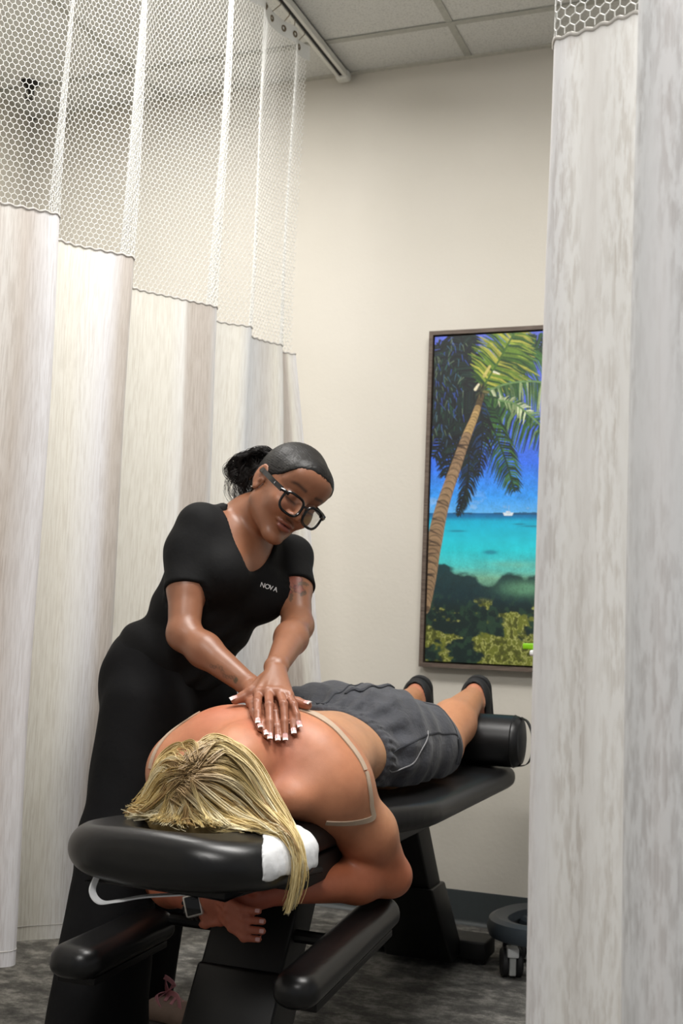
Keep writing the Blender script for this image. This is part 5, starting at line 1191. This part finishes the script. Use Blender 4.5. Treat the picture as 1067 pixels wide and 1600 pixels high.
for k in range(760):
    if k % 12 == 0: ca = rg.uniform(0, 2*PI); amp = rg.uniform(0.005, 0.0125); frq = rg.uniform(1.8, 3.6); out = rg.uniform(0.0, 1.0); dp = rg.uniform(-0.025, 0.03); ln = rg.uniform(0.6, 1.1)
    e_ = -R0_*(0.034+0.056*out)+np.array((0, 0, 0.030*(1-out)+0.014))+np.array((0.35, -0.93, 0))*dp
    f_ = -R0_*(0.018+0.084*out+rg.normal(0, 0.004))+np.array((0, 0, -0.112*ln+0.02*out))+np.array((0.35, -0.93, 0))*(dp*1.4)
    s0 = Bp+rg.normal(0, 0.006, 3); P = ((1-t_)**2)[:, None]*s0+(2*t_*(1-t_))[:, None]*(Bp+e_*1.9)+(t_**2)[:, None]*(Bp+f_)
    w = smoothstep(0.1, 0.5, t_)*(1+0.5*t_); ph = ca+rg.normal(0, 0.35)
    P = P+(w*amp*np.cos(t_*frq*2*PI+ph))[:, None]*R0_+(w*amp*np.sin(t_*frq*2*PI+ph))[:, None]*np.array((0.3, -0.75, 0.55))+rg.normal(0, 0.0012, 3)+(w*rg.normal(0, 0.0012))[:, None]*np.array((1, 0, 1))
    CU.append(P); RA.append(0.0008*(1-0.7*t_**2)); CO.append(np.tile(np.array(lin((34, 29, 27)))*rg.uniform(0.6, 1.3), (MS, 1)))
strands_mesh('ponytail', np.array(CU), np.array(RA), np.array(CO), M_bhair, bh)
CU = []; RA = []; CO = []; MS = 14; t_ = np.linspace(0, 1, MS)
for k in range(150):    # wisps along the hairline
    a = rg.uniform(-0.95, 0.95); xx = 0.064*math.sin(a*1.4); yy = 0.080-0.004*(abs(xx)/0.06)**2; p0 = np.array((xx, yy+0.004, 0.069+rg.uniform(-0.006, 0.003)))
    p1 = p0+np.array((rg.normal(0, 0.012)-0.02*np.sign(xx), -0.02, 0.022)); P = []
    for t in t_:
        q = p0*(1-t)+p1*t; c0 = np.array((0, -0.014, 0.037)); r_ = np.array((0.0775, 0.0985, 0.0855)); dq = (q-c0)/r_; q = c0+r_*dq/np.linalg.norm(dq)*(0.985+0.012*math.sin(t*PI)); P.append(HC+HM@q)
    CU.append(P); RA.append(0.00045*(1-0.5*t_)); CO.append(np.tile(np.array(lin((40, 32, 28))), (MS, 1)))
strands_mesh('hairline_wisps', np.array(CU), np.array(RA), np.array(CO), M_bhair, bh)
# glasses
M_acet = plain('black_acetate', (16, 16, 17), 0.18, var=0.02, bump=0); mg = Mat('clear_lens'); mg.set(Roughness=0.0, IOR=1.45); mg.b.inputs['Transmission Weight'].default_value = 1.0; mg.b.inputs['Base Color'].default_value = (0.97, 0.98, 0.97, 1); mg.b.inputs['Alpha'].default_value = 0.22
gl = empty('glasses', tuple(HC)); attach(gl, stand); gl.location = Vector(HC); OFFS[gl.name] = Vector(HC)
GO = np.array((0, 0.0, -0.010))
def gp(x, z, y=None):
    yy = 0.1095-0.0035*(abs(x)/0.03)**2*0.9-(z*0.10) if y is None else y
    return HC+HM@(np.array((x, yy, z))+GO)
def lens_outline(s, grow=0.0, n=40):
    out = []
    for k in range(n):
        a = 2*PI*k/n; c_, s_ = math.cos(a), math.sin(a); e = 0.62; u = np.sign(c_)*abs(c_)**e*(0.0245+grow); w = np.sign(s_)*abs(s_)**e*(0.0205+grow); u *= 1-0.07*(-s_)*(s_ < 0)*1.4
        out.append((s*0.0325+u*1.0, 0.0+w))
    return out
fr = MB(); 
for s in (-1, 1):
    o_ = lens_outline(s, 0.0016); pts = [gp(x, z) for x, z in o_]; pts = pts+[pts[0], pts[1]]
    fr.tube(pts, 0.0031, n=8, cap=False)
    fr.tube([gp(s*0.050, 0.014), gp(s*0.060, 0.0155), gp(s*0.068, 0.014, 0.088)], [0.0034, 0.0042, 0.0036], n=8)
fr.tube([gp(-0.0085, 0.009), gp(-0.004, 0.0115), gp(0.004, 0.0115), gp(0.0085, 0.009)], 0.0032, n=8)
fr.build('glasses_frame', M_acet, gl)
for s in (-1, 1):
    pts = [gp(x, z) for x, z in lens_outline(s)]; c0 = gp(s*0.0325, 0); off = HM@np.array((0, 0.0012, 0)); n = len(pts)
    Vv = pts+[p+off for p in pts]; Ff = [tuple(range(n)), tuple(range(2*n-1, n-1, -1))]+[(k, n+k, n+(k+1) % n, (k+1) % n) for k in range(n)]
    mesh_obj('lens', Vv, Ff, mg.m, gl, smooth=False)
    tp = [gp(s*0.0675, 0.0145, 0.090), gp(s*0.0785, 0.0165, 0.055), gp(s*0.0815, 0.0185, 0.010), gp(s*0.080, 0.0175, -0.014), gp(s*0.0775, -0.004, -0.032), gp(s*0.075, -0.016, -0.040)]
    P_ = catmull(tp, 8); mb = MB(); Vv = []; Ff = []
    for i, p in enumerate(P_):
        w_ = 0.0058 if i < 24 else 0.0035; ux = HM@np.array((1, 0, 0)); uzz = HM@np.array((0, 0, 1))
        for a, b in ((-1, -1), (1, -1), (1, 1), (-1, 1)): Vv.append(p+ux*0.0016*a+uzz*w_*b)
    for i in range(len(P_)-1):
        for k in range(4): Ff.append((i*4+k, i*4+(k+1) % 4, i*4+4+(k+1) % 4, i*4+4+k))
    Ff += [(0, 1, 2, 3), tuple(len(P_)*4-1-k for k in range(4))]
    mb.V = [tuple(q) for q in Vv]; mb.F = Ff; tm = mb.build('temple_arm', M_acet, gl, angle=50)
    if s == 1:
        q0 = gp(s*0.0775, 0.0160, 0.066); mk = MB(); ux = HM@np.array((1, 0, 0)); uy = HM@np.array((0, 1, 0)); uzz = HM@np.array((0, 0, 1))
        f2 = lambda a, b: tuple(q0+ux*0.0006+uy*a+uzz*b)
        mk.tube([f2(0, 0.0025), f2(0, -0.0015), f2(0.002, -0.0015)], 0.0004, n=4).tube([f2(-0.0035, -0.0025), f2(-0.0035, 0.0015), f2(-0.0055, 0.0015)], 0.0004, n=4)
        # marks share the temple's plane
        mk.build('temple_mark', M_letter, gl)
es = MB().lathe([(0, -0.0022), (0.0018, -0.0014), (0.0024, 0), (0.0018, 0.0014), (0, 0.0022)], tuple(HC+HM@np.array((0.0805, -0.002, -0.036))), n=12).build('ear_stud', plain('silver_stud', (210, 205, 195), 0.15, 0.9, bump=0), tbody)
# shoe with pink laces
M_suede = plain('taupe_suede', (150, 128, 116), 0.9); M_pink = plain('pink_lace', (206, 140, 150), 0.8); M_sole = plain('dark_rubber_sole', (40, 36, 34), 0.7)
for hx, hy, tx, ty, lace in ((-1.47, 2.585, -1.285, 2.560, True), (-1.42, 2.225, -1.27, 2.12, False)):
    h0 = np.array((hx, hy, 0)); t0 = np.array((tx, ty, 0)); a = unit(t0-h0); sd_ = np.array((-a[1], a[0], 0)); L_ = np.linalg.norm(t0-h0)+0.05
    F = Field(); F.cone(h0+(0, 0, 0.040), h0+a*0.05+(0, 0, 0.046), 0.034, 0.034, 0.02).cone(h0+a*0.05+(0, 0, 0.044), h0+a*(L_-0.07)+(0, 0, 0.032), 0.034, 0.032, 0.02).ell(h0+a*(L_-0.065)+(0, 0, 0.036), (0.044, 0.044, 0.026), k=0.02)
    F.fn(lambda P: 0.016-P[:, 2], 0.003, 'i'); V, Q = F.mesh(np.minimum(h0, t0)-(0.08, 0.08, -0.0), np.maximum(h0, t0)+(0.08, 0.08, 0.11), 0.004)
    so = mesh_obj('shoe', relax(V, Q, 1), Q, M_suede, stand)
    F = Field().cone(h0+(0, 0, 0.012), h0+a*0.08+(0, 0, 0.012), 0.038, 0.036, 0.01).cone(h0+a*0.08+(0, 0, 0.012), h0+a*(L_-0.065)+(0, 0, 0.012), 0.036, 0.047, 0.02)
    F.fn(lambda P: np.maximum(0.001-P[:, 2], P[:, 2]-0.020), 0.003, 'i'); V, Q = F.mesh(np.minimum(h0, t0)-(0.1, 0.1, 0.01), np.maximum(h0, t0)+(0.1, 0.1, 0.05), 0.004)
    mesh_obj('shoe_sole', relax(V, Q, 1), Q, M_sole, so)
    c_ = h0+a*0.085+np.array((0, 0, 0.082)); u3 = np.array((0, 0, 1.0)); vw = unit(np.array((0.45, -0.88, 0)))
    for loop in ([c_, c_+vw*0.022+a*0.018+u3*0.026, c_+vw*0.016-a*0.012+u3*0.036, c_], [c_, c_+vw*0.030-a*0.030-u3*0.006, c_+vw*0.032-a*0.012-u3*0.034, c_], [c_, c_+vw*0.030-a*0.034-u3*0.018, c_+vw*0.034-a*0.052-u3*0.045], [c_, c_+vw*0.02+a*0.030+u3*0.0, c_+vw*0.03+a*0.040-u3*0.028]):
        ribbon('shoelace', [tuple(p) for p in loop], 0.011, tuple(a*0.6+u3*0.5+vw*0.2), M_pink, so, 0.0008)
    for j in range(4):
        p = h0+a*(0.095+0.017*j)+np.array((0, 0, 0.078-0.005*j)); ribbon('shoelace', [tuple(p-sd_*0.022-u3*0.010), tuple(p), tuple(p+sd_*0.022-u3*0.010)], 0.008, tuple(a), M_pink, so, 0.0008)
